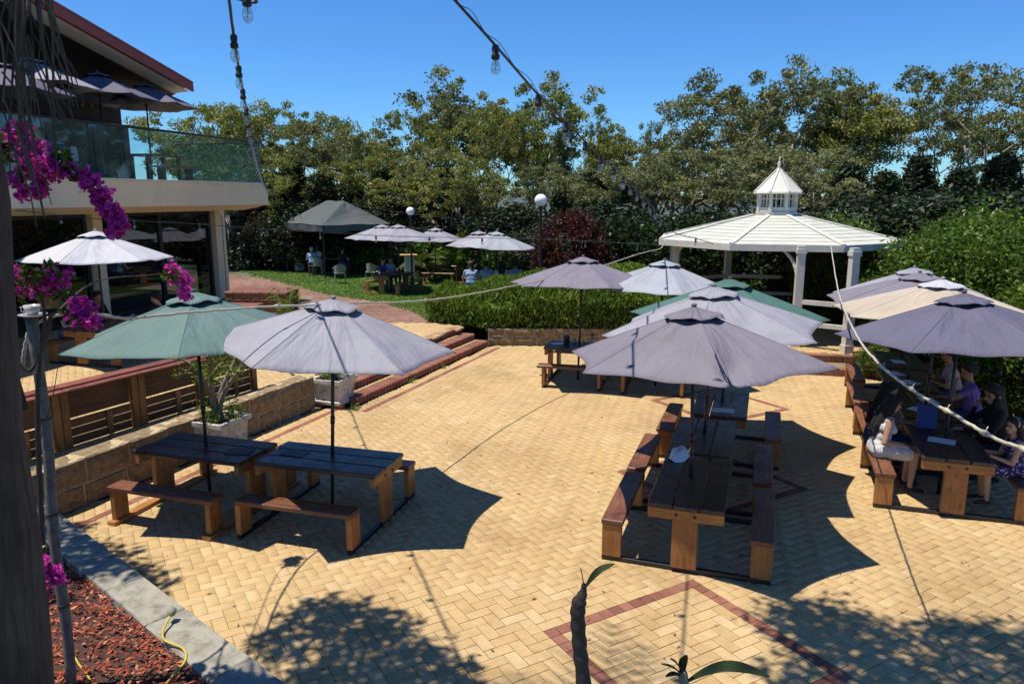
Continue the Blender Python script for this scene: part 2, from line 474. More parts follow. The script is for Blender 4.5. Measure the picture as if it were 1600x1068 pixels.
def trunk_mat():
    m, nt, b = new_mat('fibrous_palm_trunk')
    v = coords(nt, 'Object', (1, 1, .12))
    f = noise(nt, v, 22, 8, .7, .5)
    col = ramp(nt, f, [(.3, (.035, .024, .016)), (.5, (.09, .064, .043)), (.75, (.17, .125, .085))])
    v2 = coords(nt, 'Object', (1, 1, 1)); f2 = noise(nt, v2, 3, 5, .6)
    st = ramp(nt, f2, [(.3, (.5, .48, .46)), (.6, (1, 1, 1))]); col = mixc(nt, .9, col, st, 'MULTIPLY')
    nt.links.new(col, b.inputs['Base Color']); b.inputs['Roughness'].default_value = .9
    bump(nt, b, f, .8, .03)
    return m
M['palmtrunk'] = trunk_mat()
SK = {'light': paint('light_skin', (.44, .25, .17), .5, .08, 8, 0), 'tan': paint('tan_skin', (.36, .19, .12), .5, .08, 8, 0)}
CL = {
 'black': fabric('black_cloth', (.012, .012, .014)), 'white': fabric('white_cloth', (.62, .60, .60)),
 'blue': fabric('blue_cloth', (.05, .09, .22)), 'ltblue': fabric('light_blue_cloth', (.30, .40, .58)),
 'grey': fabric('grey_cloth', (.30, .32, .38)), 'denim': fabric('denim_cloth', (.03, .05, .12)),
 'purple': fabric('violet_cloth', (.16, .12, .42)), 'pink': fabric('pale_pink_cloth', (.55, .38, .38)),
 'yellow': floral('yellow_floral_cloth', (.45, .28, .04), (.15, .12, .05), (.6, .45, .1)),
 'navyfloral': floral('navy_floral_cloth', (.02, .02, .09), (.5, .15, .3), (.5, .5, .6)),
 'darkfloral': floral('dark_floral_cloth', (.02, .02, .03), (.3, .35, .45), (.5, .5, .5), 18),
 'check': floral('grey_check_cloth', (.30, .30, .34), (.12, .12, .15), (.5, .5, .5), 14),
 'hair': paint('black_hair', (.010, .008, .008), .7, .5, 60, .5), 'brown': paint('brown_hair', (.05, .028, .016), .5, .4, 30, .3),
 'greyhair': paint('grey_hair', (.35, .34, .33), .6, .3, 30, .3),
 'eye': paint('dark_eye', (.01, .008, .008), .3, .1, 3, 0), 'lip': paint('lips', (.22, .06, .05), .5, .1, 3, 0), 'sandal': paint('dark_sandal', (.02, .015, .012), .6, .2, 8, 0),
}

def hair_strands(m):
    nt = m.node_tree; b = nt.nodes['Principled BSDF']
    v = coords(nt, 'Object', (1, 1, .10)); f = noise(nt, v, 150, 3, .6)
    bump(nt, b, f, 1.0, .02)
for k_ in ('hair', 'brown', 'greyhair'): hair_strands(CL[k_])
# ------------------------------------------------------------------ people (bodies grown as one remeshed surface)
def capsule(mb, p0, r0, p1, r1, n=10):
    p0 = Vector(p0); p1 = Vector(p1); d = p1 - p0; L = d.length
    if L < 1e-5: d = Vector((0, 0, 1)); L = 1e-5; p1 = p0 + d * L
    z = d.normalized(); x = z.orthogonal().normalized(); y = z.cross(x)
    rings = []
    for a in (-80, -50, -20): rings.append((p0 + z * (r0 * math.sin(R(a))), r0 * math.cos(R(a))))
    for a in (20, 50, 80): rings.append((p1 + z * (r1 * math.sin(R(a))), r1 * math.cos(R(a))))
    vs = [c + (x * math.cos(2 * math.pi * j / n) + y * math.sin(2 * math.pi * j / n)) * r for c, r in rings for j in range(n)]
    fs = [(i * n + j, i * n + (j + 1) % n, (i + 1) * n + (j + 1) % n, (i + 1) * n + j) for i in range(len(rings) - 1) for j in range(n)]
    fs.append(tuple(range(n - 1, -1, -1))); fs.append(tuple((len(rings) - 1) * n + j for j in range(n)))
    mb.add(vs, fs)
def rotx(p, a, piv=(0, 0, 0)):
    p = Vector(p) - Vector(piv); c, s = math.cos(a), math.sin(a)
    return Vector((p.x, p.y * c + p.z * s, -p.y * s + p.z * c)) + Vector(piv)
def body_prims(P):
    """seated body, seat surface at z=0, facing +Y; returns [(p0,r0,p1,r1,region)] and head matrix"""
    lean = R(P.get('lean', 8)); fem = P.get('fem', False); fine = P.get('fine', False)
    sh = .165 if fem else .19
    T = lambda p: rotx(p, lean, (0, 0, .1))
    pr = []
    def cap(a, ra, b, rb, reg): pr.append((Vector(a), ra, Vector(b), rb, reg))
    cap((-.08, -.01, .10), .125, (.08, -.01, .10), .125, 'bot')
    cap((-.05, 0, .16), .12, (.05, 0, .16), .12, 'top')
    cap(T((-.045, 0, .28)), .108 if fem else .125, T((.045, 0, .28)), .108 if fem else .125, 'top')
    cap(T((0, 0, .2)), .125, T((0, .005, .40)), .12, 'top')
    cap(T((-.075, .005, .42)), .112 if fem else .125, T((.075, .005, .42)), .112 if fem else .125, 'top')
    if fem:
        for s in (-1, 1): cap(T((s * .075, .085, .40)), .062, T((s * .075, .09, .40)), .055, 'top')
    cap(T((-sh * .8, -.005, .525)), .062, T((sh * .8, -.005, .525)), .062, 'top')
    cap(T((0, -.005, .53)), .062, T((0, .01, .66)), .05, 'skin')
    hp = T((0, .01, .66)); hd = Matrix.Rotation(R(P.get('yaw', 0)), 3, 'Z') @ Matrix.Rotation(R(P.get('pitch', -8)), 3, 'X')
    Hh = lambda p: hp + hd @ Vector(p)
    cap(Hh((0, .012, .075)), .082, Hh((0, .018, .125)), .088, 'skin')
    cap(Hh((0, -.03, .12)), .08, Hh((0, -.02, .14)), .08, 'skin')
    cap(Hh((0, .05, .015)), .05, Hh((0, .035, .06)), .07, 'skin')
    cap(Hh((0, .10, .075)), .012, Hh((0, .118, .05)), .017, 'skin')
    for s in (-1, 1): cap(Hh((s * .086, .0, .045)), .012, Hh((s * .09, -.008, .085)), .017, 'skin')
    arms = P.get('arms', 'table')
    for s in (-1, 1):
        A = T((s * sh, -.005, .52)); mode = arms if isinstance(arms, str) else arms[0 if s < 0 else 1]
        if mode == 'table': E_ = T((s * (sh + .06), .14, .27)); Hn = Vector((s * .10, .42, .30)); Fd = Vector((-s * .25, 1, -.12))
        elif mode == 'lap': E_ = T((s * (sh + .05), -.02, .24)); Hn = Vector((s * .10, .24, .20)); Fd = Vector((-s * .25, 1, -.25))
        elif mode == 'chin': E_ = Vector((s * (sh - .01), .34, .33)); Hn = T((s * .05, .20, .60)); Fd = Vector((-s * .3, -.25, 1))
        elif mode == 'hang': E_ = T((s * (sh + .05), -.03, .25)); Hn = Vector((s * (sh + .08), .03, .05)); Fd = Vector((0, .2, -1))
        elif mode == 'reach': E_ = T((s * (sh + .16), -.02, .32)); Hn = Vector((s * (sh + .30), .10, .20)); Fd = Vector((s * .6, .6, -.3))
        else: E_, Hn, Fd = [Vector(k) for k in mode]
        sl = P.get('sleeve', 'short')
        mid = A.lerp(E_, .55)
        cap(A, .056, mid, .047, 'top' if sl != 'none' else 'skin'); cap(mid, .047, E_, .04, 'top' if sl == 'long' else 'skin')
        cap(E_, .04, Hn, .026, 'top' if sl == 'long' else 'skin')
        Fd.normalize(); side = Fd.cross(Vector((0, 0, 1)));
        side = side.normalized() if side.length > .1 else Vector((1, 0, 0))
        dn = side.cross(Fd).normalized()
        if dn.z > 0: dn = -dn
        kn = Hn + Fd * .085
        cap(Hn, .024, kn - side * .018, .019, 'skin'); cap(Hn, .024, kn + side * .02, .019, 'skin')
        if fine:
            for q, (o, l) in enumerate(((-.03, .062), (-.010, .074), (.011, .070), (.031, .056))):
                b0 = kn + side * o - Fd * .01; b1 = b0 + Fd * l * .55 + dn * .008; b2 = b1 + Fd * l * .4 + dn * .022
                cap(b0, .0092, b1, .0085, 'skin'); cap(b1, .0085, b2, .0075, 'skin')
            tb = Hn + Fd * .03 - side * s * .024; t1 = tb + Fd * .035 - side * s * .03; t2 = t1 + Fd * .03 - side * s * .008
            cap(tb, .013, t1, .0105, 'skin'); cap(t1, .0105, t2, .0085, 'skin')
    legs = P.get('legs', 'sit')
    for s in (-1, 1):
        hipp = Vector((s * .09, .02, .085)); kn = Vector((s * (.10 if fem else .14), .43, .075)); an = Vector((s * .11, .40, -.37)); toe = Vector((s * .13, .55, -.425))
        if legs == 'cross' and s > 0: kn = Vector((.0, .45, .13)); an = Vector((-.14, .58, -.20)); toe = Vector((-.17, .72, -.22))
        if legs == 'stand': hipp = Vector((s * .09, 0, .05)); kn = Vector((s * .10, .02, -.38)); an = Vector((s * .10, 0, -.80)); toe = Vector((s * .12, .15, -.86))
        if legs == 'back': an = Vector((s * .11, .28, -.36)); toe = Vector((s * .13, .42, -.425))
        lg = P.get('legreg', 'bot')
        mid = hipp.lerp(kn, .6)
        cap(hipp, .092, mid, .075, 'bot'); cap(mid, .075, kn, .058, 'bot' if P.get('long_hem', lg == 'bot') else 'skin')
        cap(kn, .056, kn.lerp(an, .35), .056, lg if lg == 'bot' else 'skin'); cap(kn.lerp(an, .35), .056, an, .036, lg if lg == 'bot' else 'skin')
        cap(an + Vector((0, -.035, -.03)), .036, toe, .03, 'shoe')
        if P.get('skirt'): cap(hipp + Vector((0, .05, .01)), .115, mid.lerp(kn, .35) + Vector((0, 0, -.01)), .098, 'bot')
    if P.get('skirt') and legs != 'stand': cap((0, .1, .08), .10, (0, .33, .07), .085, 'bot')
    return pr, hp, hd
def hair_prims(style, hp, hd, lean):
    H = lambda p: hp + hd @ Vector(p)
    T = lambda p: rotx(p, R(lean), (0, 0, .1))
    pr = []
    def cap(a, ra, b, rb): pr.append((Vector(a), ra, Vector(b), rb, 'hair'))
    cap(H((0, -.012, .125)), .099, H((0, -.025, .12)), .098)
    cap(H((0, -.05, .07)), .075, H((0, -.045, .12)), .09)
    cap(H((-.032, .048, .168)), .057, H((.032, .048, .168)), .057)
    for s in (-1, 1): cap(H((s * .076, .012, .10)), .026, H((s * .066, .03, .155)), .04)
    for s in (-1, 1): cap(H((s * .062, -.02, .09)), .045, H((s * .05, .02, .15)), .05)
    if style == 'long':
        cap(H((-.04, -.055, .06)), .062, T((-.06, -.115, .42)), .055); cap(H((.04, -.055, .06)), .062, T((.06, -.115, .42)), .055)
        cap(T((-.06, -.115, .42)), .055, T((-.05, -.125, .26)), .035); cap(T((.06, -.115, .42)), .055, T((.05, -.125, .28)), .035)
        for s in (-1, 1): cap(H((s * .085, -.01, .08)), .034, T((s * .10, -.05, .45)), .04)
    elif style == 'bun':
        cap(H((0, -.12, .14)), .045, H((0, -.125, .15)), .045)
    elif style == 'scarf':
        cap(H((0, -.03, .05)), .095, T((0, -.02, .50)), .11); 
        for s in (-1, 1): cap(H((s * .07, .02, .02)), .045, T((s * .12, .0, .48)), .08)
    return pr
_people = []
def plan_person(**k): _people.append(k)
def prim_obj(prims, vox, smooth):
    mb = MB()
    for a, ra, b, rb, _ in prims: capsule(mb, a, ra, b, rb)
    o = bpy.data.objects.new('tmp', mb.mesh('tmp')); COL.objects.link(o)
    md = o.modifiers.new('r', 'REMESH'); md.mode = 'VOXEL'; md.voxel_size = vox; md.use_smooth_shade = True
    sm = o.modifiers.new('s', 'SMOOTH'); sm.iterations = smooth; sm.factor = .5
    return o
def region_of(pts, prims):
    best = np.full(len(pts), 9e9); idx = np.zeros(len(pts), int)
    for i, (a, ra, b, rb, reg) in enumerate(prims):
        a = np.array(a); b = np.array(b); d = b - a; L2 = max(d @ d, 1e-9)
        t = np.clip(((pts - a) @ d) / L2, 0, 1)
        q = a + t[:, None] * d
        ds = np.linalg.norm(pts - q, axis=1) - (ra + (rb - ra) * t)
        w = ds < best; best[w] = ds[w]; idx[w] = i
    return idx
REG = ['skin', 'top', 'bot', 'shoe']
def make_people():
    jobs = []
    for k in _people:
        pr, hp, hd = body_prims(k['pose'])
        hr = hair_prims(k.get('hairstyle', 'short'), hp, hd, k['pose'].get('lean', 8))
        fine = k['pose'].get('fine', False)
        jobs.append((k, pr, hp, hd, hr, prim_obj(pr, .011 if fine else .024, 3), prim_obj(hr, .013 if fine else .024, 4)))
    dg = bpy.context.evaluated_depsgraph_get()
    done = []
    for k, pr, hp, hd, hr, ob, oh in jobs:
        mb_ = bpy.data.meshes.new_from_object(ob.evaluated_get(dg)); mh = bpy.data.meshes.new_from_object(oh.evaluated_get(dg))
        done.append((k, pr, hp, hd, hr, mb_, mh))
    for j in jobs:
        bpy.data.objects.remove(j[5]); bpy.data.objects.remove(j[6])
    for k, pr, hp, hd, hr, me, mh in done:
        me.name = 'body'; mh.name = 'hair'
        c = k['colors']
        for m in (SK[c.get('skin', 'tan')], CL[c['top']], CL[c['bot']], CL['sandal']): me.materials.append(m)
        cen = np.zeros(len(me.polygons) * 3); me.polygons.foreach_get('center', cen); cen = cen.reshape(-1, 3)
        idx = region_of(cen, pr); regs = np.array([REG.index(p[4]) for p in pr])
        me.polygons.foreach_set('material_index', regs[idx].astype(np.int32))
        me.polygons.foreach_set('use_smooth', [True] * len(me.polygons)); me.update()
        mh.materials.append(CL[c.get('hair', 'hair')]); mh.polygons.foreach_set('use_smooth', [True] * len(mh.polygons))
        t = empty('person', k['loc'], k['rz'], k['label'], 'person', k.get('group'))
        s = k.get('scale', 1.0); t.scale = (s, s, s)
        link('body', me, t); link('hair', mh, t)
        H = lambda p: hp + hd @ Vector(p)
        if k['pose'].get('fine') or k.get('face'):
            for sx in (-1, 1):
                e = MB(); capsule(e, H((sx * .033, .092, .083)), .011, H((sx * .036, .092, .083)), .011, 8)
                e.build('eye', CL['eye'], t, smooth=True)
            e = MB(); capsule(e, H((-.02, .094, .018)), .0075, H((.02, .094, .018)), .0075, 8); e.build('mouth', CL['lip'], t, smooth=True)
        if k.get('cap'):
            e = MB(); e.lathe([(.101, 0), (.10, .04), (.075, .085), (.02, .10), (.001, .101)], 14, (0, 0, 0))
            cm = Matrix.Translation(H((0, -.012, .13))) @ hd.to_4x4()
            br = MB(); br.add([(-.08, .06, 0), (.08, .06, 0), (.07, .16, -.015), (-.07, .16, -.015), (-.08, .06, .012), (.08, .06, .012), (.07, .16, -.003), (-.07, .16, -.003)],
                              [(3, 2, 1, 0), (4, 5, 6, 7), (0, 1, 5, 4), (1, 2, 6, 5), (2, 3, 7, 6), (3, 0, 4, 7)])
            o1 = e.build('cap', CL[k['cap']], t, smooth=True); o1.matrix_local = cm
            o2 = br.build('peak', CL[k['cap']], o1)
        if k.get('headband'):
            e = MB(); pts = [H((.098 * math.cos(a), .0, .12 + .098 * math.sin(a))) + hd @ Vector((0, .012, 0)) for a in np.linspace(-.2, math.pi + .2, 15)]
            e.tube(pts, .009, 6); e.build('headband', CL['white'], t, smooth=True)

# survey: tables first (people sit at them)
TAB = {
 # name: (x, y, base z, long-axis angle, label, style)
}
GV = R(71)          # rows run this way
gu = Vector((math.cos(GV - math.pi / 2), math.sin(GV - math.pi / 2), 0))   # across the rows, to the right
gv = Vector((math.cos(GV), math.sin(GV), 0))
def zup(y):          # upper garden level beyond the steps
    return .45 if y < 18 else max(.10, .45 - (y - 18) * .035)
def seat_at(tab, side, along, gap=.74, h=.45):
    x, y, z, a = tab[:4]
    d = Vector((math.cos(a), math.sin(a), 0)); n = Vector((-d.y, d.x, 0))
    return Vector((x, y, z)) + n * (side * gap) + d * along + Vector((0, 0, h)), math.atan2(-n.y * side, -n.x * side) - math.pi / 2

T_L1 = (-3.72, 8.58, 0, R(-17)); T_L2 = (-2.13, 8.20, 0, R(-16))
T_C1 = (1.95, 7.52, 0, GV); T_C2 = (2.44, 9.0, 0, GV); T_C3 = (3.1, 10.55, 0, GV)
T_C4 = (2.86, 14.35, 0, R(-15)); T_C5 = (1.36, 14.85, 0, R(-15))
T_R4 = (5.42, 8.86, 0, GV); T_R3 = (6.0, 10.38, 0, GV); T_R2 = (6.56, 11.92, 0, GV); T_R1 = (7.22, 13.45, 0, GV)
T_B = (-8.05, 14.8, .5, R(75))
T_U1 = (-4.55, 28.4, zup(28.4), R(60)); T_U2 = (-3.0, 32.0, zup(32), R(-10)); T_U4 = (-.75, 26.6, zup(26), R(8))

p, r = seat_at(T_R4, 1, -.05)
plan_person(label='woman with waist-length black hair and pale sleeveless dress on the right bench', loc=p, rz=r + R(8), scale=.95, face=True,
  pose=dict(fem=True, lean=10, fine=True, sleeve='none', arms=('hang', 'lap'), legs='sit', skirt=True, legreg='skin', yaw=10, pitch=-14), hairstyle='long', colors=dict(top='white', bot='white', skin='light'))
p, r = seat_at(T_R4, 1, .50)
plan_person(label='black-haired woman in a dark patterned top behind the one in the pale dress', loc=p, rz=r - R(10), face=True,
  pose=dict(fem=True, lean=12, fine=True, arms=('table', 'reach'), legs='sit', yaw=-12), hairstyle='long', colors=dict(top='darkfloral', bot='denim', skin='tan'))
p, r = seat_at(T_R4, -1, .52)
plan_person(label='person in black resting chin on hand across the front right table', loc=p, rz=r, scale=1.06, face=True,
  pose=dict(fem=True, lean=10, fine=True, sleeve='long', arms=('table', 'chin'), yaw=22, pitch=-10), hairstyle='scarf', colors=dict(top='black', bot='black', skin='tan'))
p, r = seat_at(T_R4, -1, -.28)
plan_person(label='girl with a white headband and navy floral dress at the right frame edge', loc=p, rz=r + R(6), scale=.82, headband=True, face=True,
  pose=dict(fem=True, lean=12, fine=True, sleeve='none', arms='table', legs='sit', skirt=True, legreg='skin', yaw=20, pitch=4), hairstyle='long', colors=dict(top='navyfloral', bot='navyfloral', skin='light'))
p, r = seat_at(T_R3, -1, .45)
plan_person(label='person in a violet top beside the umbrella poles on the far right bench', loc=p, rz=r, face=True,
  pose=dict(fem=True, lean=10, arms=('chin', 'table'), yaw=15), hairstyle='bun', colors=dict(top='purple', bot='denim', skin='tan'))
p, r = seat_at(T_R2, -1, .1)
plan_person(label='person in a pale pink top at the third table of the right-hand row', loc=p, rz=r, face=True,
  pose=dict(fem=True, lean=14, arms='table', yaw=10), hairstyle='short', colors=dict(top='pink', bot='denim', skin='tan'))
# terrace table under the white umbrella
p, r = seat_at(T_B, 1, -.45)
plan_person(label='person in a blue skirt sitting with back turned beside the magenta flowers', loc=p, rz=r, pose=dict(fem=True, lean=6, arms='table'), hairstyle='long', colors=dict(top='black', bot='blue', skin='light'))
p, r = seat_at(T_B, 1, .25)
plan_person(label='person in a dark top with bare arms below the white umbrella pole', loc=p, rz=r, face=True, pose=dict(fem=True, lean=12, arms='table', yaw=-30, legreg='skin', skirt=True), hairstyle='short', colors=dict(top='black', bot='denim', skin='tan'))
p, r = seat_at(T_B, -1, .55)
plan_person(label='man in a black shirt and black cap leaning on the terrace table', loc=p, rz=r, face=True, cap='black', pose=dict(lean=16, arms='table', yaw=20), hairstyle='short', colors=dict(top='black', bot='black', skin='light'))
# balcony
BO = Vector((-9.45, 24, .5)); BA = math.atan2(.966, .259)
bx = Vector((math.cos(BA), math.sin(BA), 0)); by = Vector((-math.sin(BA), math.cos(BA), 0))
def bl(x, y, z): return BO + bx * x + by * y + Vector((0, 0, z))
plan_person(label='person in a yellow floral shirt sitting behind the balcony glass', loc=bl(-7.35, -1.0, 4.05), rz=BA + R(190), pose=dict(lean=4, arms='lap'), hairstyle='short', colors=dict(top='yellow', bot='denim', skin='tan'))
plan_person(label='person in a teal shirt at the left end of the balcony', loc=bl(-8.5, -.5, 4.05), rz=BA + R(160), pose=dict(lean=8, arms='table'), hairstyle='short', colors=dict(top='ltblue', bot='black', skin='tan'))
# lawn
for al, top, lab, hs, hc in ((-.80, 'ltblue', 'man in pale blue at the left end of the lawn bench row', 'short', 'brown'),
                     (-.25, 'grey', 'person in a grey shirt leaning to the right in the row on the lawn bench', 'short', 'hair'),
                     (.28, 'pink', 'person in a pale pink top third along the row on the lawn bench', 'long', 'hair'),
                     (.80, 'check', 'person in a grey checked shirt at the right end of the lawn bench row', 'short', 'hair')):
    p, r = seat_at(T_U4, -1, al, .80)
    plan_person(label=lab, loc=p, rz=r, scale=1.05, pose=dict(lean=14 + al * 6, arms='table', sleeve='short'), hairstyle=hs, colors=dict(top=top, bot='denim', skin='light', hair=hc))
p, r = seat_at(T_U1, 1, .1)
plan_person(label='person in a dark blue shirt under the left lawn umbrella pair', loc=p, rz=r, pose=dict(lean=12, arms='table'), hairstyle='short', colors=dict(top='blue', bot='denim', skin='light'))
p, r = seat_at(T_U1, 1, .65)
plan_person(label='person in a light blue shirt beside the one in dark blue on the lawn', loc=p, rz=r, pose=dict(lean=6, arms='table'), hairstyle='short', colors=dict(top='ltblue', bot='denim', skin='tan'))
MQ = Vector((-8.5, 35.7, .10))
for dx, dy, a, top, lab, hc in ((-.9, -.8, 20, 'ltblue', 'person in a light blue shirt with their back to us under the marquee', 'greyhair'),
                         (.5, -.9, -20, 'black', 'person in black on a wicker chair under the marquee', 'hair'),
                         (-1.0, .8, 160, 'white', 'person in a white shirt facing us under the marquee', 'brown'),
                         (.6, .9, 190, 'grey', 'person in grey facing us on the right of the marquee', 'hair')):
    plan_person(label=lab, loc=MQ + Vector((dx, dy, .45)), rz=R(a), pose=dict(lean=10, arms='table'), hairstyle='short', colors=dict(top=top, bot='denim', skin='light', hair=hc))
make_people()
# ------------------------------------------------------------------ setting: ground, paving
def np_mesh(name, verts, quads, mats, tint=None, smooth=False, tris=False):
    k = 3 if tris else 4
    me = bpy.data.meshes.new(name)
    nv, nf = len(verts), len(quads)
    me.vertices.add(nv); me.vertices.foreach_set('co', np.asarray(verts, np.float32).ravel())
    me.loops.add(nf * k); me.loops.foreach_set('vertex_index', np.asarray(quads, np.int32).ravel())
    me.polygons.add(nf); me.polygons.foreach_set('loop_start', np.arange(0, nf * k, k, dtype=np.int32))
    if tint is not None:
        a = me.attributes.new('tint', 'FLOAT', 'FACE'); a.data.foreach_set('value', np.asarray(tint, np.float32))
    for m in (mats if isinstance(mats, (list, tuple)) else [mats]): me.materials.append(m)
    if smooth: me.polygons.foreach_set('use_smooth', [True] * nf)
    me.update(calc_edges=True); me.validate()
    return me
def poly_sheet(name, pts, mat, z=None, kind='structure', thick=0.0, parent=None):
    mb = MB(); P = [Vector((p[0], p[1], p[2] if len(p) > 2 else z)) for p in pts]
    n = len(P)
    if thick:
        Q = [p - Vector((0, 0, thick)) for p in P]
        mb.add(P + Q, [tuple(range(n)), tuple(range(2 * n - 1, n - 1, -1))] + [(i, i + n, (i + 1) % n + n, (i + 1) % n) for i in range(n)])
    else: mb.add(P, [tuple(range(n))])
    o = mb.build(name, mat, parent)
    if kind: o['kind'] = kind
    return o
def inpoly(x, y, poly):
    c = False; n = len(poly); j = n - 1
    for i in range(n):
        xi, yi = poly[i][:2]; xj, yj = poly[j][:2]
        if ((yi > y) != (yj > y)) and (x < (xj - xi) * (y - yi) / (yj - yi) + xi): c = not c
        j = i
    return c
def clip_seg_dist(p, a, b):
    d = (b - a); t = max(0, min(1, (p - a).dot(d) / d.dot(d))); return (p - (a + d * t)).length

# terrain sheet with gentle fall and far rise to hills
def terrain_z(x, y):
    z = -.06
    if y > 20 or (y > 16 and x < -3.4 - (y - 16) * .0): z = zup(y) - .06 if y < 40 else .04 - (y - 40) * .03
    if x < -4.6 and 4 < y < 40: z = min(z, .2)
    return max(z, -6)
xs = np.concatenate([np.linspace(-400, -40, 10), np.linspace(-30, 30, 41), np.linspace(40, 400, 10)])
ys = np.concatenate([np.linspace(-60, 0, 7), np.linspace(2, 60, 59), np.linspace(70, 900, 20)])
V_ = [(x, y, terrain_z(x, y)) for y in ys for x in xs]; nx = len(xs)
Fq = [(j * nx + i, j * nx + i + 1, (j + 1) * nx + i + 1, (j + 1) * nx + i) for j in range(len(ys) - 1) for i in range(nx - 1)]
link('ground', np_mesh('ground', V_, Fq, M['ground'], smooth=True))['kind'] = 'structure'
# hills
hx = np.linspace(-900, 900, 60); hy = [380, 520, 700, 1000]
hv = []
for j, y in enumerate(hy):
    for x in hx:
        k = [0, .6, 1, .9][j]
        hv.append((x, y, -8 + k * (13 + 5 * math.sin(x * .011 + 1) + 3 * math.sin(x * .031) + 2 * math.sin(x * .07 + y))))
hf = [(j * 60 + i, j * 60 + i + 1, (j + 1) * 60 + i + 1, (j + 1) * 60 + i) for j in range(3) for i in range(59)]
link('hills', np_mesh('hills', hv, hf, M['hill'], smooth=True))['kind'] = 'structure'

W0 = Vector((-5.75, 7.2, 0)); W1 = Vector((-3.50, 12.72, 0))          # retaining wall foot
S0 = Vector((-2.80, 12.85, 0)); S1 = Vector((-.57, 18.40, 0))         # lowest step foot
sv = (S1 - S0).normalized(); su = Vector((sv.y, -sv.x, 0))
K0 = Vector((-6.05, 8.55, .30)); K1 = Vector((-.2, 3.49, .30))         # kerb outer line
plaza_poly = [(-6.0, 7.9), (-1.1, 3.3), (11.5, 3.3), (12.5, 16), (5, 18.3), (-.5, 18.42), (-2.85, 12.8), (-3.5, 12.72), (-5.4, 8.0)]
poly_sheet('plaza', plaza_poly, M['joint'], z=-.010)
plaza = bpy.data.objects['plaza']

UW = .1175; GAP = .0048; GA = R(30.4)
ga = Vector((math.cos(GA), math.sin(GA), 0)); gb = Vector((-math.sin(GA), math.cos(GA), 0))
G0 = Vector((.27, 5.83, 0))
def paver_arrays(items, z0, hz=.05):
    """items: (cx, cy, L, W, angle, tint, dz, tiltx, tilty) -> arrays; chamfered brick without underside"""
    n = len(items); A = np.array(items)
    cx, cy, L, W, an, ti, dz, tx, ty = A.T
    ch = .003
    sx = np.array([-1, 1, 1, -1]); sy = np.array([-1, -1, 1, 1])
    V = np.zeros((n, 12, 3))
    for ring, (ins, zz) in enumerate(((ch, 0.), (0., -ch), (0., -hz))):
        for q in range(4):
            lx = sx[q] * (L / 2 - ins); ly = sy[q] * (W / 2 - ins)
            V[:, ring * 4 + q, 0] = cx + lx * np.cos(an) - ly * np.sin(an)
            V[:, ring * 4 + q, 1] = cy + lx * np.sin(an) + ly * np.cos(an)
            V[:, ring * 4 + q, 2] = z0 + zz + dz + (lx * tx + ly * ty if ring < 2 else 0)
    fl = [(0, 1, 2, 3)]
    for rr in (0, 4):
        for q in range(4): fl.append((rr + q, rr + 4 + q, rr + 4 + (q + 1) % 4, rr + (q + 1) % 4))
    fl = np.array(fl)
    Q = (np.arange(n)[:, None, None] * 12 + fl[None]).reshape(-1, 4)
    return V.reshape(-1, 3), Q, np.repeat(ti, 9)
def herring(poly, origin, a, b, uw, skip=None, hole=None):
    out = []
    P = [Vector((p[0], p[1], 0)) - origin for p in poly]
    ii = [p.dot(a) / uw for p in P]; jj = [p.dot(b) / uw for p in P]
    ang = math.atan2(a.y, a.x)
    for i in range(int(min(ii)) - 2, int(max(ii)) + 3):
        for j in range(int(min(jj)) - 2, int(max(jj)) + 3):
            k = (i - j) % 4
            if k == 0: cells = ((i, j), (i + 1, j)); hor = True
            elif k == 3: cells = ((i, j), (i, j + 1)); hor = False
            else: continue
            cells = [c for c in cells if not (hole and hole(*c))]
            if not cells: continue
            mx = sum(c[0] + .5 for c in cells) / len(cells) * uw; my = sum(c[1] + .5 for c in cells) / len(cells) * uw
            c = origin + a * mx + b * my
            if not inpoly(c.x, c.y, poly): continue
            if skip and skip(c): continue
            L = uw * len(cells) - GAP
            out.append([c.x, c.y, L, uw - GAP, ang if hor else ang + math.pi / 2])
    return out
DIA = []
for dc in (Vector((1.535, 5.50, 0)), Vector((2.66, 9.41, 0)), Vector((3.75, 12.95, 0))):
    l = dc + (-gv * 0) + Vector((-.97, .25, 0)) * 1.24
    q = l - G0
    DIA.append((round(q.dot(ga) / UW), round(q.dot(gb) / UW)))
def in_band(i, j):
    for a0, b0 in DIA:
        x, y = i - a0, j - b0
        if 0 <= x < 15 and -15 <= y < 0 and (x in (0, 14) or y in (-1, -15)): return True
    return False
pav = herring(plaza_poly, G0, ga, gb, UW, hole=in_band)
_bl = [(S0 + su * .30 - sv * .25, S1 + su * .30), (W0 + Vector((.42, -.17, 0)), W1 + Vector((.42, .05, 0)))]
rr_ = random.Random(3)
def fin(it):
    base = .5 + .22 * math.sin(it[0] * 1.3 + it[1] * .7) * math.sin(it[1] * 1.1 - it[0] * .4)
    t = min(1, max(0, rr_.gauss(base, .2)))
    return it + [t, rr_.uniform(-.0016, .0012), rr_.uniform(-.003, .003), rr_.uniform(-.003, .003)]
pav = [fin(p) for p in pav]
def visible(x, y, z=0):
    dx, dy, dz = x, y, z - CAMH
    d = dy * _c - dz * _s; u = dy * _s + dz * _c
    if d < .2: return False
    px = CX + F * dx / d; py = CY - F * u / d
    return 0 < px < 1600 and 0 < py < 1068
pav.sort(key=lambda p: math.hypot(p[0], p[1]))
near = [p for p in pav if visible(p[0], p[1])][:300]
ids = set(id(p) for p in near)
rest = [p for p in pav if id(p) not in ids]
V_, Q_, t_ = paver_arrays(rest, 0.0)
o = link('paver', np_mesh('pavers', V_, Q_, M['paver'], t_), plaza); o['kind'] = 'stuff'
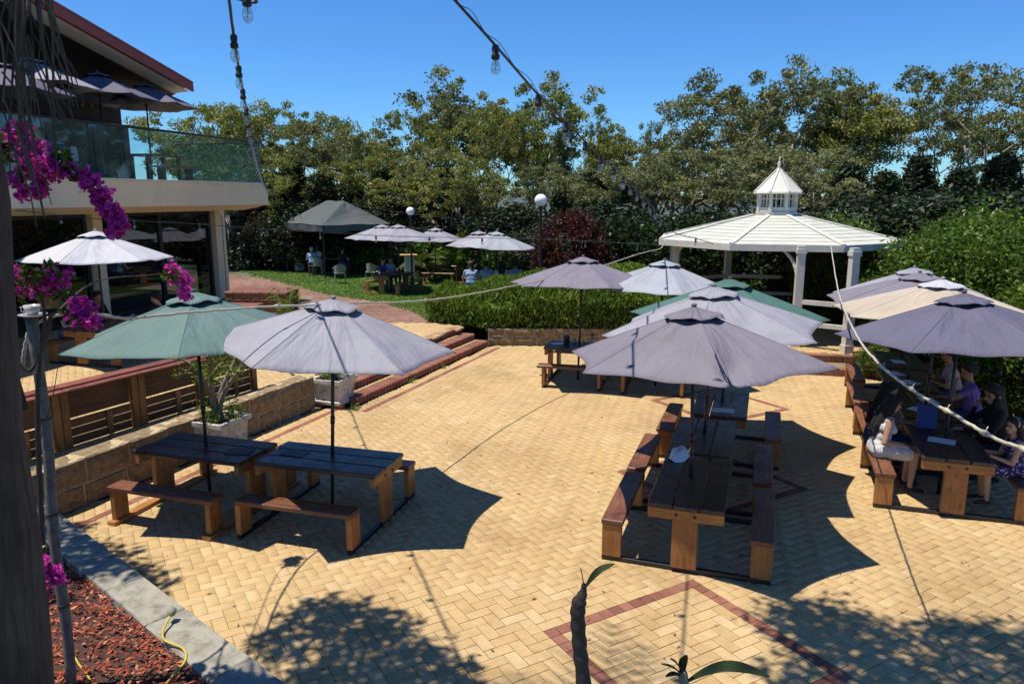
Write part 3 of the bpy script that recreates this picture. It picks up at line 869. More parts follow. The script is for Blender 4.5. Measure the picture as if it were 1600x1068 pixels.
for p in near:
    k = cham(p[2], p[3], .05, .003)
    link('paver', k, plaza, (p[0], p[1], -.025 + p[6]), Euler((p[8], -p[7], p[4])), M['paver_one'])
# red border bricks of the diamonds, single pieces
for n_, (a0, b0) in enumerate(DIA):
    for x in range(15):
        for y in range(-15, 0):
            if (x in (0, 14) or y in (-1, -15)):
                c = G0 + ga * (UW * (a0 + x + .5)) + gb * (UW * (b0 + y + .5))
                if not inpoly(c.x, c.y, plaza_poly): continue
                link('border_brick', cham(UW - GAP, UW - GAP, .05, .004), plaza, (c.x, c.y, -.025 + rr_.uniform(-.001, .001)), (rr_.uniform(-.006, .006), rr_.uniform(-.006, .006), GA), M['redbrick'])
it = []
for a_, b_ in _bl:
    d = (b_ - a_); L = d.length; d.normalize(); n = int(L / .236)
    for i in range(n):
        c = a_ + d * (.236 * (i + .5)); it.append([c.x, c.y, .230, .112, math.atan2(d.y, d.x), rr_.random(), .005 + rr_.uniform(-.001, .001), 0, 0])
V_, Q_, t_ = paver_arrays(it, 0.0)
o = link('border_brick', np_mesh('border_bricks', V_, Q_, M['redbrick_a'], t_), plaza); o['kind'] = 'stuff'
# fallen leaves and grit on the paving
def scatter_leaves(name, n, reg, z, mat, size, seed, par=None, kind='stuff'):
    r = np.random.default_rng(seed); V = []; Q = []; T = []
    for _ in range(n):
        x, y = reg(r); a = r.uniform(0, 6.28); L = size * r.uniform(.5, 1.4); w = L * r.uniform(.2, .4)
        d = Vector((math.cos(a), math.sin(a), r.uniform(-.1, .25))); s = Vector((-d.y, d.x, r.uniform(-.3, .3)))
        c = Vector((x, y, z + .006 + L * .08)); b = len(V)
        V += [c - d * L / 2, c + s * w / 2, c + d * L / 2, c - s * w / 2]; Q.append((b, b + 1, b + 2, b + 3)); T.append(r.random())
    o = link(name, np_mesh(name, V, Q, mat, T), par); o['kind'] = kind
    return o
scatter_leaves('fallen_leaves', 480, lambda r: (r.uniform(-4.5, 8), 4 + 14 * r.random() ** 1.3), 0, leaf_mat('dry_leaf', [(0, (.10, .055, .025)), (1, (.24, .15, .07))], 0, .8), .05, 5)

# terrace (left, behind the wall) and landing at the head of the steps
TERZ = .5
wv = (W1 - W0).normalized(); wu = Vector((wv.y, -wv.x, 0))
ter_poly = [(W0 - wv * 3 - wu * .3)[:2], (W1 - wu * .3)[:2], (-4.3, 13.6), (-5.6, 19.2), (-6.6, 24.5), (-14, 24.5), (-14, 6)]
poly_sheet('terrace', ter_poly, M['joint'], z=TERZ - .01)
ter = bpy.data.objects['terrace']
tp = [fin(p) for p in herring(ter_poly, G0, ga, gb, UW * 1.0) if visible(p[0], p[1], .5) and p[1] < 20]
V_, Q_, t_ = paver_arrays(tp, TERZ); o = link('paver', np_mesh('terrace_pavers', V_, Q_, M['paver'], t_), ter); o['kind'] = 'stuff'
L0 = S0 - su * .74; L1 = S1 - su * .74
land_poly = [L0[:2], L1[:2], (L1 - su * .9 + sv * .2)[:2], (-3.9, 19.3), (-5.5, 18.4), (-4.28, 13.7), (-3.55, 12.9)]
poly_sheet('landing', land_poly, M['joint'], z=.44)
ld = bpy.data.objects['landing']
tp = [fin(p) for p in herring(land_poly, G0, ga, gb, UW)]
V_, Q_, t_ = paver_arrays(tp, .45); o = link('paver', np_mesh('landing_pavers', V_, Q_, M['paver'], t_), ld); o['kind'] = 'stuff'
# three brick steps
steps = empty('steps', (0, 0, 0)); steps['kind'] = 'structure'
n = int((S1 - S0).length / .118)
nose = cham(.28, .112, .15, .022)
for k in range(3):
    a = S0 - su * .37 * k; z = .15 * k
    L = (S1 - S0).length
    for i in range(n):
        c = a + sv * (.118 * (i + .5)) - su * .14
        link('nosing_brick', nose, steps, (c.x, c.y, z + .075), (0, 0, math.atan2(su.y, su.x) + rr_.uniform(-.012, .012)), M['redbrick'])
    # mortar core and cream tread strip behind the nosing
    mb = MB(); mb.bar(a + sv * (L / 2) - su * .30 - sv * (L / 2 - .01) + Vector((0, 0, z + .069)), a + sv * (L - .01) - su * .30 + Vector((0, 0, z + .069)), .50, .138)
    o = mb.build('step_core', M['joint'], steps)
    if k < 2:
        items = []
        m = int(L / .236)
        for i in range(m):
            c = a + sv * (.236 * (i + .5)) - su * (.28 + .047); items.append(fin([c.x, c.y, .230, .088, math.atan2(sv.y, sv.x)]))
        V_, Q_, t_ = paver_arrays(items, z + .152); o = link('tread_paver', np_mesh('treads', V_, Q_, M['paver'], t_), steps); o['kind'] = 'stuff'
# brown brick path sweeping round to the left, up past the lawn
path_poly = [(-3.9, 19.3), (-1.95, 19.0), (-2.35, 20.2), (-3.0, 22.0), (-4.4, 24.6), (-6.4, 26.8), (-8.4, 29.5), (-11, 33), (-17, 37), (-17, 31), (-9.0, 25.4), (-6.6, 24.5), (-5.6, 19.2), (-5.5, 18.4)]
pv = []; pf = []
pgx = np.linspace(-17, -1.8, 62); pgy = np.linspace(18, 38, 81)
for y in pgy:
    for x in pgx: pv.append((x, y, zup(y) - .004))
for j in range(80):
    for i in range(61):
        if any(inpoly(pgx[i + a], pgy[j + b], path_poly) for a in (0, 1) for b in (0, 1)): pf.append((j * 62 + i, j * 62 + i + 1, (j + 1) * 62 + i + 1, (j + 1) * 62 + i))
path = link('path', np_mesh('path', pv, pf, M['joint'])); path['kind'] = 'structure'
tp = []
for p in herring(path_poly, G0, ga, gb, UW):
    if visible(p[0], p[1], .3): q = fin(p); q[6] += zup(p[1]) - .45 + .012; tp.append(q)
V_, Q_, t_ = paver_arrays(tp, .45); o = link('paver', np_mesh('path_pavers', V_, Q_, M['pathbrick'], t_), path); o['kind'] = 'stuff'

# lawn
lawn_poly = [(-2.3, 20.0), (-3.0, 22.0), (-4.4, 24.6), (-6.4, 26.8), (-8.4, 29.5), (-11, 33), (-14, 38), (-8, 43), (6, 43), (6, 27), (1, 22.5), (-1.5, 21.5)]
r = np.random.default_rng(4)
gx = np.linspace(-15, 7, 45); gy = np.linspace(19.5, 44, 50)
lv = []; lf = []; idx = {}
for j, y in enumerate(gy):
    for i, x in enumerate(gx): lv.append((x, y, zup(y) - .012))
for j in range(len(gy) - 1):
    for i in range(len(gx) - 1):
        if inpoly((gx[i] + gx[i + 1]) / 2, (gy[j] + gy[j + 1]) / 2, lawn_poly): lf.append((j * 45 + i, j * 45 + i + 1, (j + 1) * 45 + i + 1, (j + 1) * 45 + i))
lawn = link('lawn', np_mesh('lawn', lv, lf, M['lawn'])); lawn['kind'] = 'structure'
bv = []; bq = []; bt = []
cnt = 0
while cnt < 90000:
    y = 20 + 20 * r.random() ** 1.25; x = r.uniform(-14, 4)
    if not inpoly(x, y, lawn_poly): continue
    cnt += 1; h = r.uniform(.02, .055); a = r.uniform(0, 6.28); w = .016
    z = zup(y) - .012; b = len(bv); dx, dy = math.cos(a) * w, math.sin(a) * w; lx, ly = r.normal(0, .03, 2)
    bv += [(x - dx, y - dy, z), (x + dx, y + dy, z), (x + lx + dx * .2, y + ly + dy * .2, z + h), (x + lx - dx * .2, y + ly - dy * .2, z + h)]
    bq.append((b, b + 1, b + 2, b + 3)); bt.append(min(1, max(0, r.normal(.5 + .25 * math.sin(x * .9) * math.sin(y * .8), .2))))
o = link('grass', np_mesh('grass', bv, bq, M['grass'], bt)); o['kind'] = 'stuff'

# ------------------------------------------------------------------ stone walls
def stone_block(L, D, H, seed, mat_rough=.016):
    bm = bmesh.new(); bmesh.ops.create_cube(bm, size=1)
    bmesh.ops.scale(bm, vec=(L, D, H), verts=bm.verts)
    bmesh.ops.bevel(bm, geom=bm.edges[:], offset=.012, segments=1, affect='EDGES')
    big = [f for f in bm.faces if f.calc_area() > .01]
    bmesh.ops.subdivide_edges(bm, edges=list({e for f in big for e in f.edges if e.calc_length() > .12}), cuts=2, use_grid_fill=True)
    rr = random.Random(seed)
    for v in bm.verts: v.co += Vector((rr.uniform(-1, 1) * .3, rr.uniform(-1, 1), rr.uniform(-1, 1) * .5)) * mat_rough
    me = bpy.data.meshes.new('stone'); bm.to_mesh(me); bm.free()
    me.polygons.foreach_set('use_smooth', [False] * len(me.polygons))
    return me
BLK = {}
def blk(L, D, H, k):
    key = (round(L, 2), D, H, k)
    if key not in BLK: BLK[key] = stone_block(L, D, H, k)
    return BLK[key]
def stone_wall(name, a, b, courses, depth, label, cat, lens=(.5, .62, .74), gap=.022, seed=1):
    a = Vector(a); b = Vector(b); d = b - a; L = d.length; d.normalize(); nrm = Vector((-d.y, d.x, 0)); ang = math.atan2(d.y, d.x)
    t = empty(name, a, 0, label, cat)
    rr = random.Random(seed); z = 0
    H = sum(courses)
    mb = MB(); mb.bar(d * .01 + nrm * (depth / 2) + Vector((0, 0, H / 2 - .006)), d * (L - .01) + nrm * (depth / 2) + Vector((0, 0, H / 2 - .006)), depth - .03, H - .012)
    mb.build('mortar', M['mortar'], t)
    for ci, h in enumerate(courses):
        s = 0 if ci % 2 == 0 else -.3
        while s < L:
            l = rr.choice(lens); e = min(s + l, L); s0 = max(s, 0)
            if L - e < .2: e = L
            if e - s0 > .08:
                c = d * ((s0 + e) / 2) + nrm * (depth / 2) + Vector((0, 0, z + h / 2))
                link('stone_block', blk(e - s0 - gap, depth, h - gap * .8, rr.randrange(3)), t, c, (0, 0, ang), M['limestone'])
            s = e
        z += h
    return t
stone_wall('retaining_wall', W0 - wv * 1.2, W1, (.27, .33), .32, 'low limestone block wall holding up the terrace behind the planters', 'wall', seed=4)
stone_wall('planter_wall', (-.62, 18.42, 0), (4.4, 18.42, 0), (.22, .22), .28, 'low yellow limestone wall under the rosemary hedge', 'wall', seed=9)
# bed kerb
kv = (K1 - K0).normalized(); kn_ = Vector((kv.y, -kv.x, 0))   # towards the camera side
if kn_.y > 0: kn_ = -kn_
kerb = empty('kerb', K0, 0); kerb['kind'] = 'structure'
s = 0; rr = random.Random(8); L = (K1 - K0).length
while s < L:
    l = rr.choice((.82, .95, 1.05)); c = kv * (s + l / 2) + kn_ * .17 + Vector((0, 0, -.165))
    link('kerb_stone', stone_block(l - .012, .34, .33, int(s * 10), .007), kerb, c, (0, 0, math.atan2(kv.y, kv.x)), M['limekerb'])
    s += l
# mulch bed
Ki0 = K0 + kn_ * .33; Ki1 = K1 + kn_ * .33
mv = []; mf = []; nu, nvv = 46, 26
for j in range(nvv):
    for i in range(nu):
        pnt = Ki0.lerp(Ki1, i / (nu - 1)) + kn_ * (j * .16); pnt.z = .235 + .02 * math.sin(pnt.x * 5) * math.sin(pnt.y * 4) + .012 * j * .6 + rr.uniform(-.012, .012)
        mv.append(pnt)
for j in range(nvv - 1):
    for i in range(nu - 1): mf.append((j * nu + i, j * nu + i + 1, (j + 1) * nu + i + 1, (j + 1) * nu + i))
bed = link('garden_bed', np_mesh('garden_bed', mv, mf, M['mulchbed'], smooth=True)); bed['kind'] = 'structure'
r = np.random.default_rng(6); V = []; Q = []; T = []
for _ in range(15000):
    u_ = r.random(); w_ = 3.2 * r.random() ** 1.3
    c = Ki0.lerp(Ki1, u_) + kn_ * w_; c.z = .26 + .012 * w_ / .16 * .6 + r.uniform(0, .025)
    a = r.uniform(0, 6.28); L = r.uniform(.02, .07); w = L * r.uniform(.2, .5)
    d = Vector((math.cos(a), math.sin(a), r.uniform(-.4, .4))); sdv = Vector((-d.y, d.x, r.uniform(-.5, .5))); b = len(V)
    V += [c - d * L / 2, c + sdv * w / 2, c + d * L / 2, c - sdv * w / 2]; Q.append((b, b + 1, b + 2, b + 3)); T.append(r.random())
o = link('wood_chip', np_mesh('wood_chips', V, Q, M['mulch'], T), bed); o['kind'] = 'stuff'
# ------------------------------------------------------------------ restaurant building
bld = empty('restaurant_building', BO, BA, 'two-storey cream restaurant with a red-edged gable roof and a glass-fronted balcony', 'building')
def B(name, c, s, mat, par=None, **k):
    mb = MB(); mb.box(c, s); return mb.build(name, mat, par or bld)
# ground floor
for x in (-15.4, -10.3, -5.0, -.15):
    B('column', (x, 0, 1.41), (.30, .30, 2.82), M['cream_wall'])
    B('column_base', (x, 0, .03), (.36, .36, .06), M['cream_wall'])
mb = MB(); mb.add([(-20, -2.0, 2.98), (-.15, -2.0, 2.98), (-.15, -2.0, 3.58), (-20, -2.0, 3.58), (-20, -1.55, 2.82), (-.75, -1.55, 2.82), (-.15, 3.0, 3.58), (-.75, 3.0, 2.82), (-20, 3, 3.58), (-20, 3, 2.82)],
  [(0, 1, 2, 3), (4, 5, 1, 0), (1, 5, 7, 6), (3, 2, 6, 8), (5, 4, 9, 7)])
mb.build('fascia', M['cream_wall'], bld)
B('balcony_cap', (-10.1, -1.96, 3.605), (19.9, .16, .045), M['white_trim'])
# windows between the columns
def window(x0, x1, y, z0, z1, mull, name='window', par=None):
    mb = MB(); w = .09
    mb.box(((x0 + x1) / 2, y, z0 + w / 2), (x1 - x0, .1, w)); mb.box(((x0 + x1) / 2, y, z1 - w / 2), (x1 - x0, .1, w))
    xs_ = [x0 + w / 2] + [x0 + (x1 - x0) * k / mull for k in range(1, mull)] + [x1 - w / 2]
    for x in xs_: mb.box((x, y, (z0 + z1) / 2), (w if x in (xs_[0], xs_[-1]) else .13, .098, z1 - z0 - 2 * w))
    fr = mb.build(name, M['frame_dark'], par or bld)
    for a_, b_ in zip(xs_[:-1], xs_[1:]):
        p_ = MB(); p_.box(((a_ + b_) / 2, y, (z0 + z1) / 2), (b_ - a_ - w, .012, z1 - z0 - 2 * w)); p_.build('pane', M['pane'], fr)
    return fr
window(-15.2, -10.5, .06, .05, 2.78, 2); window(-10.1, -5.2, .06, .05, 2.78, 2); window(-4.8, -.35, .06, .05, 2.78, 2)
# pelmets with a wavy orange edge behind the glass
def pelmet(x0, x1, y):
    n = 28; v = []; f = []; v2 = []; f2 = []
    for i in range(n + 1):
        x = x0 + (x1 - x0) * i / n; zz = 2.30 + .10 * math.sin(i / n * math.pi * 5) + .05 * math.sin(i * .9)
        v += [(x, y, 2.75), (x, y, zz - .22)]; v2 += [(x, y - .01, zz + .05), (x, y - .01, zz + .0)]
        if i: f.append((2 * i - 2, 2 * i - 1, 2 * i + 1, 2 * i)); f2.append((2 * i - 2, 2 * i - 1, 2 * i + 1, 2 * i))
    o = MB().add(v, f).build('pelmet', M['curtain'], bld); MB().add(v2, f2).build('pelmet_edge', M['trim_orange'], o)
pelmet(-15, -10.6, .5); pelmet(-10, -5.3, .5); pelmet(-4.7, -.5, .5)
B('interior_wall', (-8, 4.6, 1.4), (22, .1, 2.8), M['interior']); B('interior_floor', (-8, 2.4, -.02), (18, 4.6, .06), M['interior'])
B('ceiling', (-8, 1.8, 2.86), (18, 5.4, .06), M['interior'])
# glazed end bay
eb = window(.05, 1.35, .9, .05, 2.78, 2, 'end_window')
B('end_post', (1.4, .86, 1.41), (.14, .14, 2.82), M['cream_wall'])
# balcony floor slab, glass balustrade, handrail
B('balcony_floor', (-10, .6, 3.5), (19.4, 4.8, .1), M['soffit'])
xs_ = list(np.linspace(-19.5, -.3, 13))
for a_, b_ in zip(xs_[:-1], xs_[1:]):
    B('glass_panel', ((a_ + b_) / 2, -1.92, 4.22), (b_ - a_ - .015, .014, 1.16), M['balglass'])
for y0, y1 in ((-1.9, -.4), (-.38, 1.1)):
    B('glass_panel', (-.27, (y0 + y1) / 2, 4.22), (.014, y1 - y0 - .02, 1.16), M['balglass'])
mb = MB(); mb.tube([(-19.5, -1.92, 4.83), (-.27, -1.92, 4.83), (-.27, 1.1, 4.83)], .03, 8); mb.build('handrail', M['frame_dark'], bld)
# upper storey set back
UX = -2.0
B('upper_wall', (-11, 1.6, 6.1), (18.0, .2, 1.7), M['dark_clad'])
for x in (-2.0, -3.1, -6.1, -9.2, -12.3): B('upper_post', (x, 1.5, 4.4), (.22, .22, 1.75), M['dark_clad'])
for a_, b_ in ((-2.95, -2.1), (-6.0, -3.2), (-9.1, -6.2), (-12.2, -9.3)): window(a_, b_, 1.5, 3.58, 5.28, 1 if b_ - a_ < 1 else 2, 'upper_window')
B('upper_side_wall', (UX + .05, 3.6, 5.2), (.15, 3.9, 3.4), M['dark_clad'])
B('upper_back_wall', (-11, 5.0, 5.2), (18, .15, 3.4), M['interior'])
for i in range(14):
    B('cladding_slat', (-3.1 - i * .32, 1.48, 6.0), (.10, .05, .75), M['wood_dark'])
# roof: raking barge board, soffit, sheet
def rk(x): return 6.18 - (x + 1.95) * .242
mb = MB(); X0, X1 = -22, -1.95; yb = -1.0
mb.add([(X0, yb, rk(X0) + .14), (X1, yb, rk(X1) + .14), (X1, yb, rk(X1) - .06), (X0, yb, rk(X0) - .16), (X0, yb + .07, rk(X0) + .14), (X1, yb + .07, rk(X1) + .14), (X1, yb + .07, rk(X1) - .06), (X0, yb + .07, rk(X0) - .16)],
       [(0, 1, 2, 3), (4, 7, 6, 5), (0, 4, 5, 1), (3, 2, 6, 7), (1, 5, 6, 2)])
mb.build('barge_board', M['red_fascia'], bld)
mb = MB(); mb.add([(X0, yb + .08, rk(X0) - .10), (X1 - .1, yb + .08, rk(X1) - .06), (X1 - .1, yb + .62, rk(X1) - .10), (X0, yb + .95, rk(X0) - .14)], [(0, 1, 2, 3)]); mb.build('soffit', M['soffit'], bld)
mb = MB(); mb.add([(X0, yb + .64, rk(X0) - .2), (X1 - .1, yb + .60, rk(X1) - .11), (X1 - .1, 2.0, rk(X1) - .11), (X0, 2.0, rk(X0) - .2)], [(0, 1, 2, 3)]); mb.build('eave_lining', M['dark_clad'], bld)
mb = MB(); mb.add([(X0, yb + .0, rk(X0) + .15), (X1, yb, rk(X1) + .15), (X1, 6.5, rk(X1) + .15), (X0, 6.5, rk(X0) + .15), (X0, yb, rk(X0) + .21), (X1, yb, rk(X1) + .21), (X1, 6.5, rk(X1) + .21), (X0, 6.5, rk(X0) + .21)],
   [(0, 3, 2, 1), (4, 5, 6, 7), (0, 1, 5, 4), (1, 2, 6, 5)]); mb.build('roof', M['red_fascia'], bld)
mb = MB(); mb.add([(X1, yb + .075, rk(X1) + .14), (X1, 5.5, rk(X1) + .14), (X1, 5.5, rk(X1) - .5), (X1, .35, rk(X1) - .42), (X1 - .06, yb + .075, rk(X1) + .14), (X1 - .06, 5.5, rk(X1) + .14), (X1 - .06, 5.5, rk(X1) - .5), (X1 - .06, .35, rk(X1) - .42)],
   [(0, 1, 2, 3), (4, 7, 6, 5), (0, 3, 7, 4), (3, 2, 6, 7)]); mb.build('end_barge_board', M['red_fascia'], bld)
B('notice', (-3.9, 1.43, 4.35), (.22, .012, .38), M['paper'])
# balcony furniture seen through the glass
def simple_table(name, loc, rz, label, L=1.4, W=.7, H=.74, cat='table', group=None, mat='wood_dark'):
    t = empty(name, loc, rz, label, cat, group)
    for k in (-1, 0, 1): board('tabletop_plank', L, W / 3 - .008, .05, M[mat], t, (0, k * W / 3, H - .025))
    for sx in (-1, 1):
        for sy in (-1, 1): upright('leg', .09, .09, H - .05, M[mat], t, (sx * (L / 2 - .12), sy * (W / 2 - .1), 0))
    return t
p = bl(-3.6, -.9, 3.56); simple_table('balcony_table', p, BA, 'timber table at the right end of the balcony behind the glass', mat='wood_leg')
p = bl(-7.4, -.2, 3.56); simple_table('balcony_table', p, BA, 'timber table behind the person in yellow on the balcony', mat='wood_leg')
def bench_simple(name, loc, rz, label, L=1.3, group=None, mat='wood_dark', H=.45):
    t = empty(name, loc, rz, label, 'bench', group)
    board('seat', L, .28, .06, M[mat], t, (0, 0, H - .03))
    for s_ in (-1, 1): upright('leg', .07, .22, H - .06, M[mat], t, (s_ * (L / 2 - .12), 0, 0))
    return t
bench_simple('balcony_bench', bl(-3.6, -1.5, 3.56), BA, 'low bench in front of the right-hand balcony table', mat='wood_leg')
bench_simple('balcony_bench', bl(-7.5, -1.05, 3.56), BA, 'bench under the person in yellow on the balcony', mat='wood_leg')
bench_simple('balcony_bench', bl(-8.6, -.55, 3.56), BA, 'bench under the person in teal at the left of the balcony', mat='wood_leg')

# ------------------------------------------------------------------ gazebo
GC = Vector((6.97, 19.8, 0)); GAZ_A = R(-14)
gz_ = empty('gazebo', GC, GAZ_A, 'white octagonal gazebo with a boarded roof, cupola and finial behind the plaza', 'gazebo')
def octo(rad, z, ph=22.5): return [Vector((rad * math.sin(R(45 * k + ph)), -rad * math.cos(R(45 * k + ph)), z)) for k in range(8)]
for ap, z0, z1 in ((4.55, 0, .15), (3.85, .15, .30)):
    rad = ap / math.cos(R(22.5)); a = octo(rad, z0); b = octo(rad, z1)
    MB().add(octo(rad - .03, z0 - .2) + octo(rad - .03, z1 - .004), [tuple(range(8, 16))] + [(k, (k + 1) % 8, (k + 1) % 8 + 8, k + 8) for k in range(8)]).build('platform_core', M['joint'], gz_)
    for k in (5, 6, 7, 0):
        p0, p1 = b[k], b[(k + 1) % 8]; d = (p1 - p0); L = d.length; d.normalize(); nn = Vector((d.y, -d.x, 0)); m_ = int(L / .236)
        for i in range(m_):
            c = p0 + d * (.236 * (i + .5)) - nn * .11
            link('step_brick', cham(.230, .22, z1 - z0, .012), gz_, (c.x, c.y, (z0 + z1) / 2 + .002), (0, 0, math.atan2(d.y, d.x)), M['redbrick'])
# floor pavers (joined)
fp = [fin(p) for p in herring([tuple(v[:2]) for v in octo(3.9, 0)], Vector((0, 0, 0)), Vector((1, 0, 0)), Vector((0, 1, 0)), UW)]
V_, Q_, t_ = paver_arrays(fp, .303); o = link('floor_paver', np_mesh('gazebo_floor', V_, Q_, M['paver'], t_), gz_); o['kind'] = 'stuff'
inv = (Matrix.Translation(GC) @ Matrix.Rotation(GAZ_A, 4, 'Z')).inverted()
posts = [inv @ v for v in (g(1241, 541, .3), g(1322, 551, .3))]
oc = octo(2.76, .3)
posts_all = [Vector((v.x, v.y, .3)) for v in posts] + [oc[k] for k in (1, 2, 3, 4, 5, 6)]
for v in posts_all:
    ang_ = math.atan2(v.y, v.x)
    mb = MB(); mb.box((0, 0, 1.16), (.17, .17, 2.32), ang_); mb.box((0, 0, .09), (.21, .21, .18), ang_); mb.box((0, 0, 2.2), (.21, .21, .1), ang_)
    mb.build('post', M['gaz_white'], gz_, v)
# arched braces
def arch(p, direction, rad=.8):
    d = Vector(direction).normalized(); c = Vector((p.x, p.y, 2.62 - rad)) + d * (rad + .05)
    pts = [c - d * (rad * math.cos(t)) + Vector((0, 0, rad * math.sin(t))) for t in np.linspace(0, math.pi / 2, 10)]
    mb = MB()
    for a_, b_ in zip(pts[:-1], pts[1:]): mb.bar(a_, b_ + (b_ - a_) * .12, .05, .085, up=d.cross(Vector((0, 0, 1))))
    mb.build('arch_brace', M['gaz_white'], gz_)
arch(posts[0], oc[6] - posts[0]); arch(oc[6], posts[0] - oc[6], .6); arch(oc[5], oc[6] - oc[5], .6); arch(oc[4], oc[3] - oc[4], .6)
# eave beam + roof boards, per face
eave = octo(3.17, 2.62); inner = octo(.62, 3.22)
for k in range(8):
    e0, e1 = eave[k], eave[(k + 1) % 8]
    mb = MB(); mb.bar(e0 + Vector((0, 0, -.06)), e1 + Vector((0, 0, -.06)), .05, .15); mb.build('eave_board', M['gaz_white'], gz_)
    i0, i1 = inner[k], inner[(k + 1) % 8]
    nb = 9
    nrm = ((e1 - e0).cross(i0 - e0)).normalized()
    if nrm.z < 0: nrm = -nrm
    for q in range(nb):
        t0, t1 = q / nb, (q + 1) / nb + .012
        a_, b_, c_, d_ = e0.lerp(i0, t0), e1.lerp(i1, t0), e1.lerp(i1, t1), e0.lerp(i0, t1)
        lo = nrm * .022; hi = nrm * .010
        mb = MB(); mb.add([a_ + lo, b_ + lo, c_ + hi, d_ + hi, a_ - nrm * .006, b_ - nrm * .006, c_ - nrm * .006, d_ - nrm * .006],
                          [(0, 1, 2, 3), (7, 6, 5, 4), (0, 4, 5, 1), (1, 5, 6, 2), (2, 6, 7, 3), (3, 7, 4, 0)])
        mb.build('roof_board', M['gaz_roof'], gz_)
    mb = MB(); mb.bar(e0 + Vector((0, 0, .035)), i0 + Vector((0, 0, .035)), .11, .025); mb.build('hip_cap', M['gaz_white'], gz_)
# rails between posts and a low seat wall
for a_, b_ in ((posts[0], posts[1]), (oc[1], oc[2]), (oc[2], oc[3]), (oc[3], oc[4]), (oc[4], oc[5]), (oc[5], oc[6])):
    for z in (.55, 1.05):
        mb = MB(); mb.bar(Vector((a_.x, a_.y, z + .3)), Vector((b_.x, b_.y, z + .3)), .07, .10); mb.build('rail', M['gaz_white'], gz_)
# cupola
cu = MB(); cu.lathe([(.60, 3.16), (.60, 3.32), (.56, 3.32), (.56, 3.16)], 8, ph=R(22.5)); cup = cu.build('cupola', M['gaz_white'], gz_)
co = octo(.52, 3.3)
for k in range(8):
    MB().box((co[k].x, co[k].y, 3.56), (.09, .09, .54), R(45 * k + 22.5)).build('cupola_post', M['gaz_white'], cup)
    a_, b_ = co[k], co[(k + 1) % 8]; ml = MB()
    for t in (.33, .66):
        q = a_.lerp(b_, t); ml.box((q.x, q.y, 3.56), (.022, .022, .52))
    ml.bar(Vector((a_.x, a_.y, 3.66)), Vector((b_.x, b_.y, 3.66)), .02, .02)
    ml.build('cupola_window', M['gaz_white'], cup)
    MB().bar(Vector((a_.x, a_.y, 3.38)), Vector((b_.x, b_.y, 3.38)), .05, .12).build('cupola_rail', M['gaz_white'], cup)
ro = octo(.68, 3.83); tp_ = Vector((0, 0, 4.42))
for k in range(8):
    a_, b_ = ro[k], ro[(k + 1) % 8]
    t_ = tp_ + (a_ + b_) * .02 + Vector((0, 0, -tp_.z * .0)); t_.z = 4.42
    MB().add([a_, b_, a_ * .05 + Vector((0, 0, 4.42 - a_.z * .05)), a_ + Vector((0, 0, -.05)), b_ + Vector((0, 0, -.05))], [(0, 1, 2), (0, 3, 4, 1)]).build('cupola_roof_panel', M['gaz_white'], cup)
    MB().bar(a_ + Vector((0, 0, .01)), a_ * .06 + Vector((0, 0, 4.43 - a_.z * .06)), .05, .03).build('cupola_hip', M['gaz_white'], cup)
MB().lathe([(.67, 3.78), (.69, 3.80), (.68, 3.825), (.02, 3.825)], 8, ph=R(22.5)).build('cupola_cornice', M['gaz_white'], cup)
MB().lathe([(.05, 4.38), (.07, 4.44), (.03, 4.49), (.055, 4.55), (.03, 4.60), (.014, 4.64), (.03, 4.68), (.002, 4.76)], 10).build('finial', M['gaz_white'], cup, smooth=True)

cup.scale = (.92, .92, 1)
# ------------------------------------------------------------------ marquee on the lawn
def ln(px, py, D): v = at(px, py, D); return v
A_ = ln(504, 352, 33.0); Bp = ln(610, 350, 35.0); C_ = ln(444, 351, 36.5)
mq = empty('marquee', (A_.x, A_.y, zup(33)), 0, 'grey-green pop-up marquee standing on the lawn left of the globe lamp', 'marquee')
o_ = Vector((A_.x, A_.y, zup(33)))
e1 = (C_ - A_); e1.z = 0; e2 = (Bp - A_); e2.z = 0
ez = A_.z - o_.z; c0, c1, c2, c3 = Vector((0, 0, ez)), e1 + Vector((0, 0, ez)), e1 + e2 + Vector((0, 0, ez)), e2 + Vector((0, 0, ez))
mid = (e1 + e2) / 2; rz_ = ez + 1.05
r0 = mid - e1 * .22 + Vector((0, 0, rz_)); r1 = mid + e1 * .22 + Vector((0, 0, rz_))
def saggy(quad, n, sag):
    v = []; f = []
    for j in range(n + 1):
        for i in range(n + 1):
            s_, t_ = i / n, j / n
            p_ = quad[0] * ((1 - s_) * (1 - t_)) + quad[1] * (s_ * (1 - t_)) + quad[2] * (s_ * t_) + quad[3] * ((1 - s_) * t_)
            p_ = p_ - Vector((0, 0, sag * math.sin(s_ * math.pi) * math.sin(t_ * math.pi) + .025 * math.sin(s_ * 9 + t_ * 4) * math.sin(s_ * math.pi)))
            v.append(p_)
    for j in range(n):
        for i in range(n):
            k = j * (n + 1) + i; f.append((k, k + 1, k + n + 2, k + n + 1))
    return v, f
for qd, nm in (((c0, c1, r1, r0), 'canopy_panel'), ((c3, c0, r0, r0), 'canopy_panel'), ((c2, c3, r0, r1), 'canopy_panel'), ((c1, c2, r1, r1), 'canopy_panel')):
    v, f = saggy([Vector(k) for k in qd], 10, .12); MB().add(v, f).build(nm, M['tentc'], mq, smooth=True)
